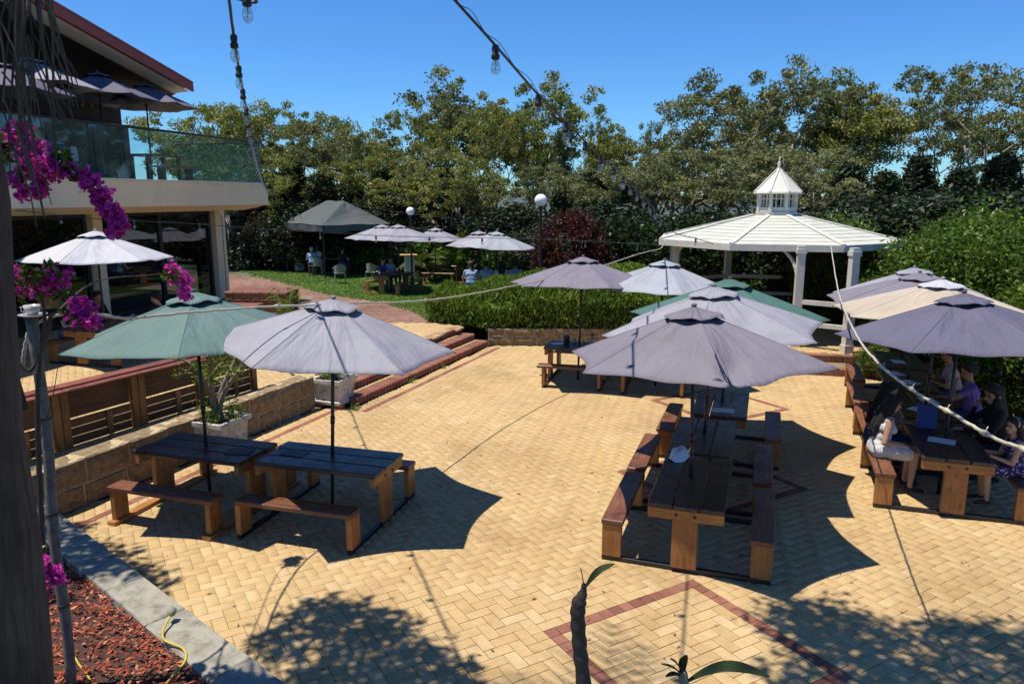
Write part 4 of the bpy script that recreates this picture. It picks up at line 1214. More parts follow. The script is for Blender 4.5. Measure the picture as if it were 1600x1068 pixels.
for a_, b_ in ((c0, c1), (c1, c2), (c2, c3), (c3, c0)):
    n = 16; v = []; f = []
    for i in range(n + 1):
        p_ = a_.lerp(b_, i / n); nn = (b_ - a_).cross(Vector((0, 0, 1))).normalized()
        v += [p_ + nn * .01, p_ + nn * (.02 + .03 * math.sin(i * 1.3)) + Vector((0, 0, -.30 + .03 * math.sin(i * .9)))]
        if i: f.append((2 * i - 2, 2 * i - 1, 2 * i + 1, 2 * i))
    MB().add(v, f).build('valance', M['tentc'], mq, smooth=True)
for c in (c0, c1, c2, c3):
    MB().box((c.x * .985 + mid.x * .015, c.y * .985 + mid.y * .015, ez / 2), (.05, .05, ez)).build('leg', M['blackpole'], mq)

# ------------------------------------------------------------------ globe lamps
def globe_lamp(px, py, D, rad, label):
    c = at(px, py, D); z0 = zup(D) if D > 25 else .1
    t = empty('globe_lamp', (c.x, c.y, z0), 0, label, 'street lamp', 'globe lamps on black posts')
    h = c.z - z0
    MB().lathe([(.09, 0), (.09, .25), (.045, .32), (.04, h - rad - .12), (.08, h - rad - .05), (.08, h - rad + .03), (.02, h - rad + .04)], 12).build('post', M['blackpole'], t, smooth=True)
    prof = [(rad * math.sin(a), h - rad * math.cos(a)) for a in np.linspace(.06, math.pi - .02, 14)]
    MB().lathe(prof, 20).build('globe', M['globe'], t, smooth=True)
globe_lamp(641, 330, 31.0, .17, 'white globe lamp on a black post beside the marquee roof')
globe_lamp(845, 313, 21.8, .18, 'larger white globe lamp in front of the red-leaved shrub')
# ------------------------------------------------------------------ picnic tables
BOLT = MB().lathe([(.016, 0), (.016, .006), (.009, .010), (.001, .010)], 8).mesh('bolt', [M['steel']])
def picnic(tab, label, group, L=1.55, W=.76, H=.73, feet='steel', bl_=1.42, gap=.735, legw=.25, menu=None, seats=(1, -1), bear=True):
    x, y, z, a = tab
    t = empty('picnic_table', (x, y, z), a, label, 'picnic table', group)
    w = W / 3
    for k in (-1, 0, 1):
        board('tabletop_plank', L + rr_.uniform(-.015, .015), w - .012, .05, M['wood_top'], t, (rr_.uniform(-.01, .01), k * w, H - .025 + rr_.uniform(-.002, .002)), (0, 0, rr_.uniform(-.004, .004)), .008)
    for s_ in (-1, 1):
        board('bearer', W - .02, .06, .11, M['wood_leg'], t, (s_ * (L / 2 - .05), 0, H - .05 - .057), (0, 0, math.pi / 2))
        for q in (-.09, .09):
            link('bolt', BOLT, t, (s_ * (L / 2 - .05) + s_ * .031, q, H - .107), (0, math.pi / 2 * s_, 0))
        upright('leg', .065, legw, H - .166, M['wood_leg'], t, (s_ * (L / 2 - .07), 0, .052))
        if feet == 'steel': board('base_rail', 2 * gap + .20, .05, .05, M['steel'], t, (s_ * (L / 2 - .10), 0, .0255), (0, 0, math.pi / 2), .003)
        else: board('base_rail', 2 * gap + .30, .11, .05, M['wood_leg'], t, (s_ * (L / 2 - .10), 0, .0255), (0, 0, math.pi / 2), .006)
    for s_ in seats:
        board('bench_seat', bl_ + rr_.uniform(-.01, .01), .225, .055, M['wood_seat'], t, (rr_.uniform(-.015, .015), s_ * gap, .43), (rr_.uniform(-.01, .01), 0, rr_.uniform(-.006, .006)), .008)
        for e in (-1, 1): upright('bench_leg', .065, .20, .35, M['wood_leg'], t, (e * (L / 2 - .10), s_ * gap, .0515))
    return t
GR_ = 'timber picnic tables with fixed benches on the plaza'
picnic(T_L1, 'picnic table on timber feet beside the limestone wall, under the grey-green umbrella', GR_, feet='wood', legw=.30, L=1.5)
picnic(T_L2, 'picnic table under the big pale lilac umbrella at left', GR_, L=1.55)
picnic(T_C1, 'nearest picnic table in the central row with a napkin on it', GR_, L=1.55)
picnic(T_C2, 'second picnic table in the central row behind the nearest one', GR_, L=1.5)
picnic(T_C3, 'third picnic table in the central row under the green umbrella', GR_, L=1.45)
picnic(T_C4, 'back picnic table under the light grey umbrella, right of the one with the bucket', GR_, L=1.3, bl_=1.35)
picnic(T_C5, 'back picnic table with a metal bucket and glass vase in front of the hedge', GR_, L=1.3, bl_=1.35)
picnic(T_R4, 'front picnic table at right where the girl in the pale dress sits', GR_, L=1.6, bl_=1.5)
picnic(T_R3, 'second picnic table in the right-hand row', GR_, L=1.5)
picnic(T_R2, 'third picnic table in the right-hand row', GR_, L=1.5)
picnic(T_R1, 'farthest picnic table in the right-hand row near the gazebo steps', GR_, L=1.5)
picnic(T_B, 'picnic table under the white umbrella in front of the restaurant windows', 'timber tables on terrace and lawn', L=1.9, bl_=1.9)
picnic(T_U1, 'dark picnic table on the lawn under the overlapping pair of umbrellas', 'timber tables on terrace and lawn', L=1.6, feet='wood')
picnic(T_U2, 'far dark picnic table on the lawn with empty benches', 'timber tables on terrace and lawn', L=1.4, feet='wood')
picnic(T_U4, 'picnic table on the lawn where four people sit with backs turned', 'timber tables on terrace and lawn', L=2.1, bl_=2.3, gap=.80, feet='wood')
# things on the tables
def on_table(tab, al, ac, h=.731):
    x, y, z, a = tab; d = Vector((math.cos(a), math.sin(a), 0)); n = Vector((-d.y, d.x, 0)); return Vector((x, y, z)) + d * al + n * ac + Vector((0, 0, h))
def menu(tab, al, ac, rz, label, mat='paper', size=(.30, .21)):
    o = link('menu', cham(size[0], size[1], .006, .002), None, on_table(tab, al, ac, .7345), (0, 0, tab[3] + rz), M[mat]); tag(o, label, 'menu', 'menus and papers on the tables')
menu(T_L1, .52, -.05, .2, 'dark menu on the table beside the limestone wall', 'steel'); menu(T_L2, -.45, .0, -.1, 'dark menu on the left end of the table under the lilac umbrella', 'steel')
menu(T_C3, -.45, -.05, 1.6, 'white menu sheet on the third table of the central row')
menu(T_R4, -.10, .05, 1.3, 'white menu sheet on the front right table beside the pole'); menu(T_R3, -.3, .1, 1.0, 'white paper on the near end of the second right-hand table')
menu(T_R3, .3, -.1, .2, 'white paper on the far end of the second right-hand table'); menu(T_R2, -.2, 0, .7, 'white paper on the near end of the third right-hand table'); menu(T_R2, .4, .12, .4, 'white paper on the far end of the third right-hand table')
menu(T_R1, -.2, .05, .1, 'white paper on the farthest right-hand table')
t = empty('menu_holder', on_table(T_R4, .42, .13), T_R4[3], 'blue menu holder standing on the front right table', 'menu holder')
MB().add([(-.01, -.12, 0), (-.01, .12, 0), (.05, .12, .30), (.05, -.12, .30), (.01, -.12, 0), (.01, .12, 0), (.07, .12, .30), (.07, -.12, .30)],
         [(0, 1, 2, 3), (7, 6, 5, 4), (0, 4, 5, 1), (1, 5, 6, 2), (2, 6, 7, 3), (3, 7, 4, 0)]).build('holder', M['bluebox'], t)
# crumpled napkin / bowl on C1
nap = MB(); n_ = 14; v = []
for i in range(7):
    for j in range(n_):
        a = 2 * math.pi * j / n_; rad = .02 + .12 * (i / 6) ** .7; v.append((rad * math.cos(a) * 1.3, rad * math.sin(a) * .8, .11 * (1 - (i / 6) ** 2) + .02 * math.sin(a * 3 + i)))
f = [(i * n_ + j, i * n_ + (j + 1) % n_, (i + 1) * n_ + (j + 1) % n_, (i + 1) * n_ + j) for i in range(6) for j in range(n_)]
nap.add(v, f + [tuple(range(n_ - 1, -1, -1))]); o = nap.build('napkin', M['pinknap'] if 'pinknap' in M else M['paper'], None, on_table(T_C1, .62, .22, .735), (0, 0, 1.0), True); tag(o, 'crumpled pale napkin behind the pole on the nearest central table', 'napkin')
t = empty('bucket', on_table(T_C5, -.25, .0), 0, 'small metal bucket on the back table by the hedge', 'bucket')
MB().lathe([(.001, 0), (.06, 0), (.075, .19), (.082, .195), (.072, .19), (.058, .02), (.001, .02)], 16).build('pail', paint('galvanised_metal', (.35, .35, .36), .35, .2, 12, .1, .9), t, smooth=True)
MB().tube([(-.078, 0, .185), (-.06, 0, .25), (0, 0, .28), (.06, 0, .25), (.078, 0, .185)], .004, 6).build('handle', M['steel'], t)
o = MB().lathe([(.001, 0), (.035, 0), (.03, .08), (.05, .26), (.047, .26), (.028, .08), (.001, .02)], 14).build('vase', M['vase'], None, on_table(T_C5, .28, .02), smooth=True); tag(o, 'clear glass vase beside the metal bucket on the back table', 'vase')
for i, (al, ac, lab) in enumerate(((-.1, .15, 'short drinking glass left of the vase on the back table'), (.12, -.12, 'short drinking glass in front of the vase on the back table'))):
    o = MB().lathe([(.001, 0), (.03, 0), (.036, .10), (.033, .10), (.027, .01), (.001, .01)], 12).build('drinking_glass', M['vase'], None, on_table(T_C5, al, ac), smooth=True); tag(o, lab, 'glass', 'glasses on the back table')
menu(T_C5, -.42, .03, .5, 'white napkin sheet beside the metal bucket')

# ------------------------------------------------------------------ umbrellas
def canopy_mesh(R_, h, seed, mat, dent=None):
    """hexagonal canopy, apex at z=0, rim at -h; fabric sags between ribs and hollows at the rim"""
    rr = random.Random(seed); na, nr = 14, 14; V = []; Fc = []
    ph = [rr.uniform(0, 6) for _ in range(6)]; amp = [rr.uniform(.5, 1.3) for _ in range(6)]
    seg = 6 * na
    for i in range(nr + 1):
        s_ = .12 + (.88) * i / nr
        for k in range(seg):
            p_ = k // na; t = (k % na) / na
            a0 = math.pi / 3 * p_; a1 = a0 + math.pi / 3
            A0 = Vector((math.cos(a0), math.sin(a0), 0)); A1 = Vector((math.cos(a1), math.sin(a1), 0))
            b = math.sin(math.pi * t)
            q = A0.lerp(A1, t); q = q * (1 - .075 * b * s_ ** 3)
            z = -h * (s_ * .93 + .07 * s_ * s_) - .058 * b * s_ * (1 - .5 * s_) * amp[p_]
            z += .010 * math.sin(t * 8 + ph[p_]) * b * s_ * amp[p_] + .013 * math.sin(s_ * 6 + ph[p_] + t * 5) * b
            z += .006 * math.sin(t * 14 + ph[p_] * 2 + s_ * 2) * math.sin(math.pi * t) ** .5 * s_ * s_
            if dent:
                dd_ = ((q.x * R_ * s_ - dent[0]) ** 2 / dent[3] ** 2 + (q.y * R_ * s_ - dent[1]) ** 2 / dent[4] ** 2)
                z -= dent[2] * math.exp(-dd_) * (1 + .5 * math.sin(t * 11 + s_ * 9))
            V.append((q.x * R_ * s_, q.y * R_ * s_, z))
    for i in range(nr):
        for k in range(seg):
            k2 = (k + 1) % seg; Fc.append((i * seg + k, (i + 1) * seg + k, (i + 1) * seg + k2, i * seg + k2))
    nv = len(V); V2 = [(x, y, z - .006) for x, y, z in V]
    F2 = [tuple(reversed([q + nv for q in f])) for f in Fc]
    rim = [(nr * seg + k, nr * seg + k + nv, nr * seg + (k + 1) % seg + nv, nr * seg + (k + 1) % seg) for k in range(seg)]
    me = bpy.data.meshes.new('canopy'); me.from_pydata(V + V2, [], Fc + F2 + rim); me.materials.append(mat)
    sm = []
    me.polygons.foreach_set('use_smooth', [True] * len(me.polygons))
    for e in me.edges: pass
    me.update()
    # crisp seams along the ribs
    at_ = me.attributes.new('sharp_edge', 'BOOLEAN', 'EDGE')
    vals = [False] * len(me.edges)
    for n_, e in enumerate(me.edges):
        a, b = e.vertices
        if a < nv and b < nv and a % seg == b % seg and (a % seg) % na == 0: vals[n_] = True
    at_.data.foreach_set('value', vals)
    return me
def vent_mesh(mat, h=.51):
    """low cap: fixed on the ribs, rim lifted between them so the shade-coloured ring shows"""
    V = []; Fc = []; n = 60; m = 6
    for i in range(m + 1):
        s_ = i / m
        for k in range(n):
            a = 2 * math.pi * k / n; q = (a % (math.pi / 3)) / (math.pi / 3); b = math.sin(math.pi * q)
            hexf = math.cos(math.pi / 6) / math.cos((a % (math.pi / 3)) - math.pi / 6)
            rad = (.02 + .305 * s_) * (hexf if i else 1) * (1 + .07 * b * s_ ** 3)
            z = .045 - .115 * s_ ** 1.15 + .042 * b * s_ ** 2.5 * (1 + .25 * math.sin(k * .7)) - (.018 if i == m else 0) * b
            V.append((rad * math.cos(a), rad * math.sin(a), z))
    for i in range(m):
        for k in range(n): Fc.append((i * n + k, (i + 1) * n + k, (i + 1) * n + (k + 1) % n, i * n + (k + 1) % n))
    me = bpy.data.meshes.new('vent'); nv = len(V)
    me.from_pydata(V + [(x, y, z - .005) for x, y, z in V], [], Fc + [tuple(reversed([q + nv for q in f])) for f in Fc] + [(m * n + k, m * n + k + nv, m * n + (k + 1) % n + nv, m * n + (k + 1) % n) for k in range(n)])
    me.materials.append(mat); me.polygons.foreach_set('use_smooth', [True] * len(me.polygons)); me.update(); return me
_cm = {}
def umbrella(base, apex, tilt, rot, R_, h, mat, label, group, seed=0, panel_mat=None, dent=None):
    base = Vector(base); apex = Vector(apex)
    t = empty('umbrella', base, 0, label, 'umbrella', group)
    A = apex - base
    n = Vector((tilt[0], tilt[1], 1)).normalized()
    e1 = Vector((0, 1, 0)).cross(n).normalized(); e2 = n.cross(e1)
    Mx = Matrix((e1, e2, n)).transposed() @ Matrix.Rotation(rot, 3, 'Z')
    top = A - n * .02
    MB().tube([(0, 0, .0), tuple(A * .45), tuple(A - n * .06)], [.021, .021, .019], 10).build('pole', M['blackpole'], t, smooth=True)
    MB().tube([tuple(A * .44), tuple(A * .475)], .027, 10).build('pole_collar', M['blackpole'], t, smooth=True)
    dloc = None
    if dent:
        q_ = Mx.inverted() @ (Vector(dent[:3]) - apex); dloc = (q_.x, q_.y, dent[3], dent[4], dent[4])
    key = (round(R_, 2), round(h, 2), seed % 5, mat.name, bool(dent))
    if key not in _cm:
        _cm[key] = canopy_mesh(R_, h, seed, mat, dloc)
        if panel_mat:
            me = _cm[key]; me.materials.append(panel_mat[1])
            me.polygons.foreach_set('material_index', [1 if ((p_.vertices[0] % 84) // 14) in panel_mat[0] else 0 for p_ in me.polygons])
    ca = link('canopy', _cm[key], t, A, Mx)
    st_ = MB()
    for k in range(6):
        a = math.pi / 3 * k; st_.tube([Vector((R_ * s_ * math.cos(a), R_ * s_ * math.sin(a), -h * (s_ * .93 + .07 * s_ * s_) + .001)) for s_ in np.linspace(.2, 1.0, 8)], .005, 4)
    st_.build('seam_tape', mat, t, A, Mx)
    kv = 'vent' + mat.name
    if kv not in _cm: _cm[kv] = vent_mesh(mat)
    link('vent_cap', _cm[kv], t, A - n * .012, Mx)
    vh = MB(); hx_ = [[Vector((r_ * math.cos(math.pi / 3 * k), r_ * math.sin(math.pi / 3 * k), -h * .94 * r_ / R_ - .0)) for k in range(6)] for r_ in (.12, .285)]
    vh.add(hx_[0] + hx_[1], [(k, k + 6, (k + 1) % 6 + 6, (k + 1) % 6) for k in range(6)])
    link('vent_shade_ring', vh.mesh('vent_shade_ring', [M['ventdark']], True), t, A + n * .012, Mx)  # dark ring laid over the cloth, painting the shade inside the vent
    link('finial', MB().lathe([(.02, .02), (.032, .034), (.026, .05), (.001, .058)], 10).mesh('finial', [mat], True), t, A + n * .012, Mx)
    for k in range(6):
        a = math.pi / 3 * k
        tipl = Vector((R_ * math.cos(a), R_ * math.sin(a), -h - .012)); inn = Vector((.05 * math.cos(a), .05 * math.sin(a), -.06))
        midp = inn.lerp(tipl, .5) + Vector((0, 0, -.012))
        rb = MB(); rb.tube([inn + Vector((0, 0, -.012)), midp, tipl], .008, 5); o = rb.build('rib', M['blackpole'], t, A, Mx)
        st = MB(); st.tube([Vector((.03 * math.cos(a), .03 * math.sin(a), -h * .98)), midp], .006, 5); st.build('strut', M['blackpole'], t, A, Mx)
    hb = MB(); hb.lathe([(.02, -h - .03), (.045, -h - .03), (.045, -h + .02), (.02, -h + .02)], 10); hb.build('runner_hub', M['blackpole'], t, A, Mx)
    return t
UG = 'hexagonal market umbrellas over the plaza tables'
UM = [
 ('L1', T_L1, (-3.749, 8.651, 2.574), (-.023, .028), -.25, 1.471, .503, 'greygreen', 'grey-green umbrella at left beside the magenta flowers'),
 ('L2', T_L2, (-2.042, 8.373, 2.531), (.099, .012), .223, 1.461, .515, 'lilac', 'big pale lilac umbrella at left with a cable shadow across it'),
 ('C1', T_C1, (1.915, 7.696, 2.539), (-.018, .059), .516, 1.429, .527, 'mauve', 'nearest mauve umbrella in the centre with a bunched sagging front panel'),
 ('C2', T_C2, (2.538, 9.249, 2.567), (-.042, .016), .094, 1.444, .511, 'lilac', 'pale lilac umbrella just behind the nearest mauve one'),
 ('C3', T_C3, (3.222, 10.892, 2.485), (.021, .038), .848, 1.44, .519, 'green', 'faded green umbrella in the central row in front of the gazebo'),
 ('C4', T_C4, (3.0, 14.55, 2.458), (.03, .04), .559, 1.45, .525, 'ltgrey', 'light grey umbrella between the small mauve one and the gazebo'),
 ('C5', T_C5, (1.42, 14.824, 2.502), (.006, .056), -.274, 1.508, .504, 'mauve', 'small mauve umbrella in front of the hedge'),
 ('R1', T_R1, (7.274, 13.363, 2.424), (-.018, .018), .168, 1.495, .521, 'lilac', 'farthest umbrella of the right-hand row, grey-lilac'),
 ('R2', T_R2, (6.584, 11.925, 2.473), (.031, 0), .186, 1.498, .507, 'mauve', 'second farthest umbrella of the right-hand row'),
 ('R3', T_R3, (6.083, 10.412, 2.531), (.024, .029), 1.316, 1.493, .482, 'whitec', 'umbrella with one cream panel in the right-hand row'),
 ('R4', T_R4, (5.542, 9.002, 2.515), (-.032, .028), .691, 1.441, .506, 'navy', 'dark slate umbrella at the front right'),
]
for i, (nm, tb, ap, tl, ro_, R_, h_, mt, lab) in enumerate(UM):
    umbrella((tb[0], tb[1], tb[2]), ap, tl, ro_, R_, h_, M[mt], lab, UG, i, panel_mat=((1, 2, 3), M['cream_c']) if nm == 'R3' else None, dent=(2.05, 6.62, 2.1, .10, .30) if nm == 'C1' else None)
LG = 'pale umbrellas over the lawn tables'
def umb_px(px, py, D, z0, mat, label, seed, group, rot=.3, tilt=(0, 0), h=.5, R_=1.5):
    a = at(px, py, D); a_ = Vector((a.x, a.y, a.z)); umbrella((a.x - .02, a.y, z0), a_, tilt, rot, R_, h, M[mat], label, group, seed)
umb_px(149, 363, 14.7, .5, 'whitec', 'white umbrella on the terrace in front of the restaurant windows', 3, 'terrace and balcony umbrellas', .55, (0, .02), .52, 1.38)
umb_px(622, 352, 28.3, zup(28), 'lilac', 'pale lawn umbrella in front of its pair beside the globe lamp', 1, LG, .4)
umb_px(597, 352, 29.8, zup(29), 'lilac', 'pale lawn umbrella half hidden behind its pair, next to the marquee', 2, LG, .1)
umb_px(680, 357, 32.5, zup(32), 'lilac', 'small far lawn umbrella right of the globe lamp', 4, LG, .2, R_=1.3)
umb_px(748, 362, 28.2, zup(28), 'lilac', 'lawn umbrella behind the one over the four seated people', 0, LG, .35, R_=1.3)
umb_px(776, 363, 26.6, zup(26), 'ltgrey', 'pale lawn umbrella over the four people with backs turned', 1, LG, .15, (.06, 0))
BG = 'terrace and balcony umbrellas'
for px, py, D, mt, lab in ((226, 132, 20.8, 'navy', 'grey balcony umbrella nearest the roof end'), (152, 115, 18.8, 'navy', 'middle grey balcony umbrella'),
                     (45, 92, 16.8, 'lilac', 'pale lilac balcony umbrella at left behind the dry fronds'), (-8, 98, 15.4, 'navy', 'balcony umbrella cut by the left frame edge')):
    umb_px(px, py, D, 4.06, mt, lab, 2, BG, .5, (0, .02), .55, 1.35)

# ------------------------------------------------------------------ stone planters
def planter(c, rz, S, H, label, feet=False):
    t = empty('stone_planter', c, rz, label, 'planter', 'white cast-stone square planters')
    z0 = .07 if feet else 0
    def ring(r, z): return (r * math.sqrt(2), z)
    hs = S / 2
    MB().lathe([ring(hs * .9, z0), ring(hs * .92, z0 + .05), ring(hs * .80, z0 + .09), ring(hs * .86, H - .10), ring(hs * .9, H - .08)], 4, ph=math.pi / 4).build('pot', M['whitestone'], t)
    MB().lathe([ring(hs * .88, H - .085), ring(hs, H - .06), ring(hs, H), ring(hs * .84, H), ring(hs * .82, H - .09), ring(.01, H - .09)], 4, ph=math.pi / 4).build('rim', M['whitestone'], t)
    MB().lathe([ring(hs * .83, H - .07), ring(.02, H - .045)], 4, ph=math.pi / 4).build('soil', M['soil'], t)
    # relief: scrolls on each side face
    for k in range(4):
        a = k * math.pi / 2; d = Vector((math.cos(a), math.sin(a), 0)); s_ = Vector((-d.y, d.x, 0)); mb = MB()
        for sg in (-1, 1):
            pts = [d * (hs * .835 + .0) + s_ * (sg * (.02 + .06 * math.sin(q * 2.2))) + Vector((0, 0, z0 + .15 + (H - .32) * q / 2.9)) for q in np.linspace(0, 2.9, 12)]
            mb.tube(pts, .012, 6)
            for q in (.3, .6): mb.lathe([(.001, -.02), (.022, 0), (.001, .02)], 6, d * (hs * .845) + s_ * sg * .075 + Vector((0, 0, z0 + (H - .1) * q)))
        mb.build('relief', M['whitestone'], t, smooth=True)
    if feet:
        for sx in (-1, 1):
            for sy in (-1, 1): link('foot_brick', cham(.22, .11, .07, .006), t, (sx * hs * .68, sy * hs * .68, .035), (0, 0, 0), M['redbrick'])
    return t
PT1 = Vector((-4.28, 10.35, 0)); PT2 = Vector((-3.22, 12.98, 0))
planter(PT1, R(-20), .66, .56, 'white stone planter with a gnarled shrub behind the left tables')
planter(PT2, R(-20), .62, .52, 'white stone planter on brick feet at the end of the steps', True)

# ------------------------------------------------------------------ timber barrier on the terrace and pallet stacks
b0 = Vector((-6.75, 7.05, .5)); b1 = Vector((-4.35, 12.2, .5)); d = (b1 - b0); BL_ = d.length; d.normalize(); ang = math.atan2(d.y, d.x)
bar = empty('timber_barrier', b0, ang, 'dark timber pallet barrier with a red capping board along the terrace edge', 'barrier')
n = 5; seg = BL_ / n
for i in range(n):
    x0 = i * seg; xm = x0 + seg / 2
    for xx in (x0 + .055, x0 + seg - .06): upright('post', .10, .09, .80, M['wood_leg'], bar, (xx, 0, .0))
    board('top_panel', seg - .24, .03, .40, M['wood_dark'], bar, (xm, .03, .58))
    for k in range(3): board('slat', seg - .24, .03, .108, M['wood_dark'], bar, (xm, .02, .068 + k * .118))
    upright('stay', .08, .05, .34, M['wood_leg'], bar, (xm + .1, -.01, .02))
    board('cap_board', seg - .01, .20, .035, M['wood_plate'], bar, (xm, .02, .8185))
    board('cap_board', seg - .01, .09, .03, M['wood_plate'], bar, (xm, -.13, .79), (.15, 0, 0))
def pallet_stack(c, rz, L, W, n, label):
    t = empty('pallet_stack', c, rz, label, 'pallet', 'stacked timber pallets on the terrace')
    z = 0
    for k in range(n):
        for s_ in (-1, 0, 1): board('bearer', L, .09, .12, M['wood_seat'], t, (0, s_ * (W / 2 - .05), z + .06 + .02))
        m = 7
        for i in range(m):
            link('slat', cham(W, L / m - .03, .022, .003), t, (-L / 2 + L / m * (i + .5), 0, z + .1515), (0, 0, math.pi / 2), M['wood_seat'])
        for i in (0, 3, 6): link('slat', cham(W, .1, .02, .003), t, (-L / 2 + L / m * (i + .5), 0, z + .0095), (0, 0, math.pi / 2), M['wood_dark'])
        z += .165
    for i in range(5): board('top_board', L + .06, W / 5 - .006, .025, M['wood_plate'], t, (0, -W / 2 + W / 5 * (i + .5), z + .0125))
pallet_stack((-6.45, 19.0, .5), R(-4), 1.6, .9, 5, 'taller stack of pallets with a flat top at the terrace corner')
pallet_stack((-6.35, 16.3, .5), R(-6), 1.3, .8, 5, 'lower stack of pallets half hidden behind the grey-green umbrella')

# ------------------------------------------------------------------ lawn furniture
def bar_table(c, label, rz=0):
    t = empty('bar_table', c, rz, label, 'bar table', 'tall bar tables with white pedestals')
    for k in range(3): board('tabletop_plank', .75, .22, .05, M['wood_yellow'], t, (0, (k - 1) * .225, 1.08))
    for k in range(4): board('side_board', 1.0, .09, .025, M['white_trim'], t, (-.16 + k * .105, -.2, .53), (0, math.pi / 2, 0))
    for k in range(4): board('side_board', 1.0, .09, .025, M['white_trim'], t, (.21, -.15 + k * .105, .53), Euler((0, math.pi / 2, math.pi / 2)))
    MB().box((0, 0, .53), (.36, .36, 1.02)).build('pedestal', M['white_trim'], t)
v = at(639, 424, 33); bar_table((v.x, v.y, zup(33)), 'tall bar table with a yellow top behind the lawn tables', .2)
v = at(467, 417, 37); bar_table((v.x, v.y, zup(37)), 'tall bar table with a yellow top left of the marquee', .5)
def wicker_chair(c, rz, label):
    t = empty('wicker_chair', c, rz, label, 'chair', 'wicker chairs under the marquee')
    board('seat', .46, .46, .05, M['cane'], t, (0, 0, .43))
    n = 10; V = []; Fc = []
    for i in range(n + 1):
        a = math.pi * (1.12 + .76 * i / n); 
        for z in (.46, .64, .84): V.append((.25 * math.cos(a) * (1 + .1 * (z - .46)), .24 * math.sin(a) * (1 + .25 * (z - .46)), z - (.0 if z < .8 else .10 * abs(i / n - .5) * 2)))
        if i:
            for q in (0, 1): Fc.append(((i - 1) * 3 + q, (i - 1) * 3 + q + 1, i * 3 + q + 1, i * 3 + q))
    nv = len(V); V2 = [(x * .92, y * .92, z) for x, y, z in V]
    MB().add(V + V2, Fc + [tuple(reversed([k + nv for k in f])) for f in Fc]).build('backrest', M['cane'], t, smooth=True)
    for sx in (-1, 1):
        for sy in (-1, 1): MB().tube([(sx * .2, sy * .2, .41), (sx * .23, sy * .23, 0)], .016, 6).build('leg', M['cane'], t)
        MB().tube([(sx * .25, -.1, .66), (sx * .27, .18, .64), (sx * .23, .22, .42)], .018, 6).build('arm', M['cane'], t)
for px, py, D, rz, lab in ((532, 447, 31.5, .3, 'wicker chair nearest to us at the right front of the marquee'), (583, 443, 32, -.4, 'wicker chair between the marquee and the first lawn table'), (497, 438, 35, 0.1, 'wicker chair in the shade in the middle of the marquee')):
    v = at(px, py, D); wicker_chair((v.x, v.y, zup(D)), rz, lab)
simple_table('cafe_table', (MQ.x, MQ.y, .10), .1, 'cafe table in the shade under the marquee', 1.5, .9)
for dx, dy, a, who in ((-.9, -.85, 20, 'light blue'), (.5, -.95, -20, 'black'), (-1.0, .85, 160, 'white'), (.6, .95, 190, 'grey')):
    t = empty('stool', MQ + Vector((dx, dy, 0)), R(a), 'dark stool under the person in %s at the marquee table' % who, 'stool', 'dark stools at the marquee table')
    board('seat', .36, .36, .04, M['wood_dark'], t, (0, 0, .43))
    for sx in (-1, 1):
        for sy in (-1, 1): upright('leg', .04, .04, .41, M['wood_dark'], t, (sx * .14, sy * .14, 0))
# slatted fence left of the lawn
v0 = at(396, 424, 37.5); v1 = at(440, 420, 39.5); d = v1 - v0; L = math.hypot(d.x, d.y)
sf = empty('slatted_fence', (v0.x, v0.y, zup(38) - .05), math.atan2(d.y, d.x), 'dark horizontal-slat timber fence beyond the path, left of the marquee', 'fence')
for k in range(9): board('slat', L, .03, .11, M['wood_dark'], sf, (L / 2, 0, .12 + k * .15))
for x in (0, L / 2, L): upright('post', .1, .08, 1.5, M['wood_dark'], sf, (x, .06, 0))

# ------------------------------------------------------------------ ropes, festoons
def smooth_path(pts, n=8):
    P = [Vector(p) for p in pts]; out = []
    P = [P[0] * 2 - P[1]] + P + [P[-1] * 2 - P[-2]]
    for i in range(1, len(P) - 2):
        for k in range(n):
            t = k / n; a, b, c, d = P[i - 1], P[i], P[i + 1], P[i + 2]
            out.append(.5 * ((2 * b) + (c - a) * t + (2 * a - 5 * b + 4 * c - d) * t * t + (3 * b - a - 3 * c + d) * t ** 3))
    out.append(P[-2]); return out
def rope(name, pts, rad, mat, label, cat, wob=.008, knots=()):
    t = empty(name, pts[0], 0, label, cat); o0 = Vector(pts[0])
    sp = smooth_path(pts, 9); r = random.Random(len(pts))
    sp = [p - o0 + Vector((r.uniform(-wob, wob), 0, r.uniform(-wob, wob))) for p in sp]
    MB().tube(sp, rad, 8).build('line', mat, t, smooth=True)
    for k in knots:
        p = sp[int(k * (len(sp) - 1))]; q = sp[min(len(sp) - 1, int(k * (len(sp) - 1)) + 1)]
        d = (q - p).normalized()
        MB().tube([p - d * .03, p, p + d * .03], [rad * 1.3, rad * 1.7, rad * 1.3], 8).build('tie', mat, t, smooth=True)
        MB().tube([p, p + Vector((.012, 0, .028)), p + Vector((.022, .01, .034))], rad * .3, 5).build('tie_end', mat, t)
    return t
rp1 = [at(36, 575, 4.8), at(38, 545, 4.8), at(50, 512, 4.82), at(82, 494, 4.9), at(125, 488, 5.1), at(170, 494, 5.35), at(205, 497, 5.7), at(255, 492, 6.3), at(320, 486, 7.0), at(400, 480, 7.6), at(500, 476, 8.2), at(560, 473, 9.0), at(640, 471, 10.1),
       at(715, 463, 11.4), at(800, 447, 13.0), at(880, 431, 14.6), at(945, 414, 16.2), at(985, 401, 17.4), at(1012, 393, 18.2), at(1032, 388, 18.9), at(1040, 376, 19.0)]
rope('rope_light', rp1, .0115, M['rope'], 'cream rope light from the left stake over the umbrellas to the gazebo eave', 'rope light', .004, (.3, .47, .62, .76, .86))
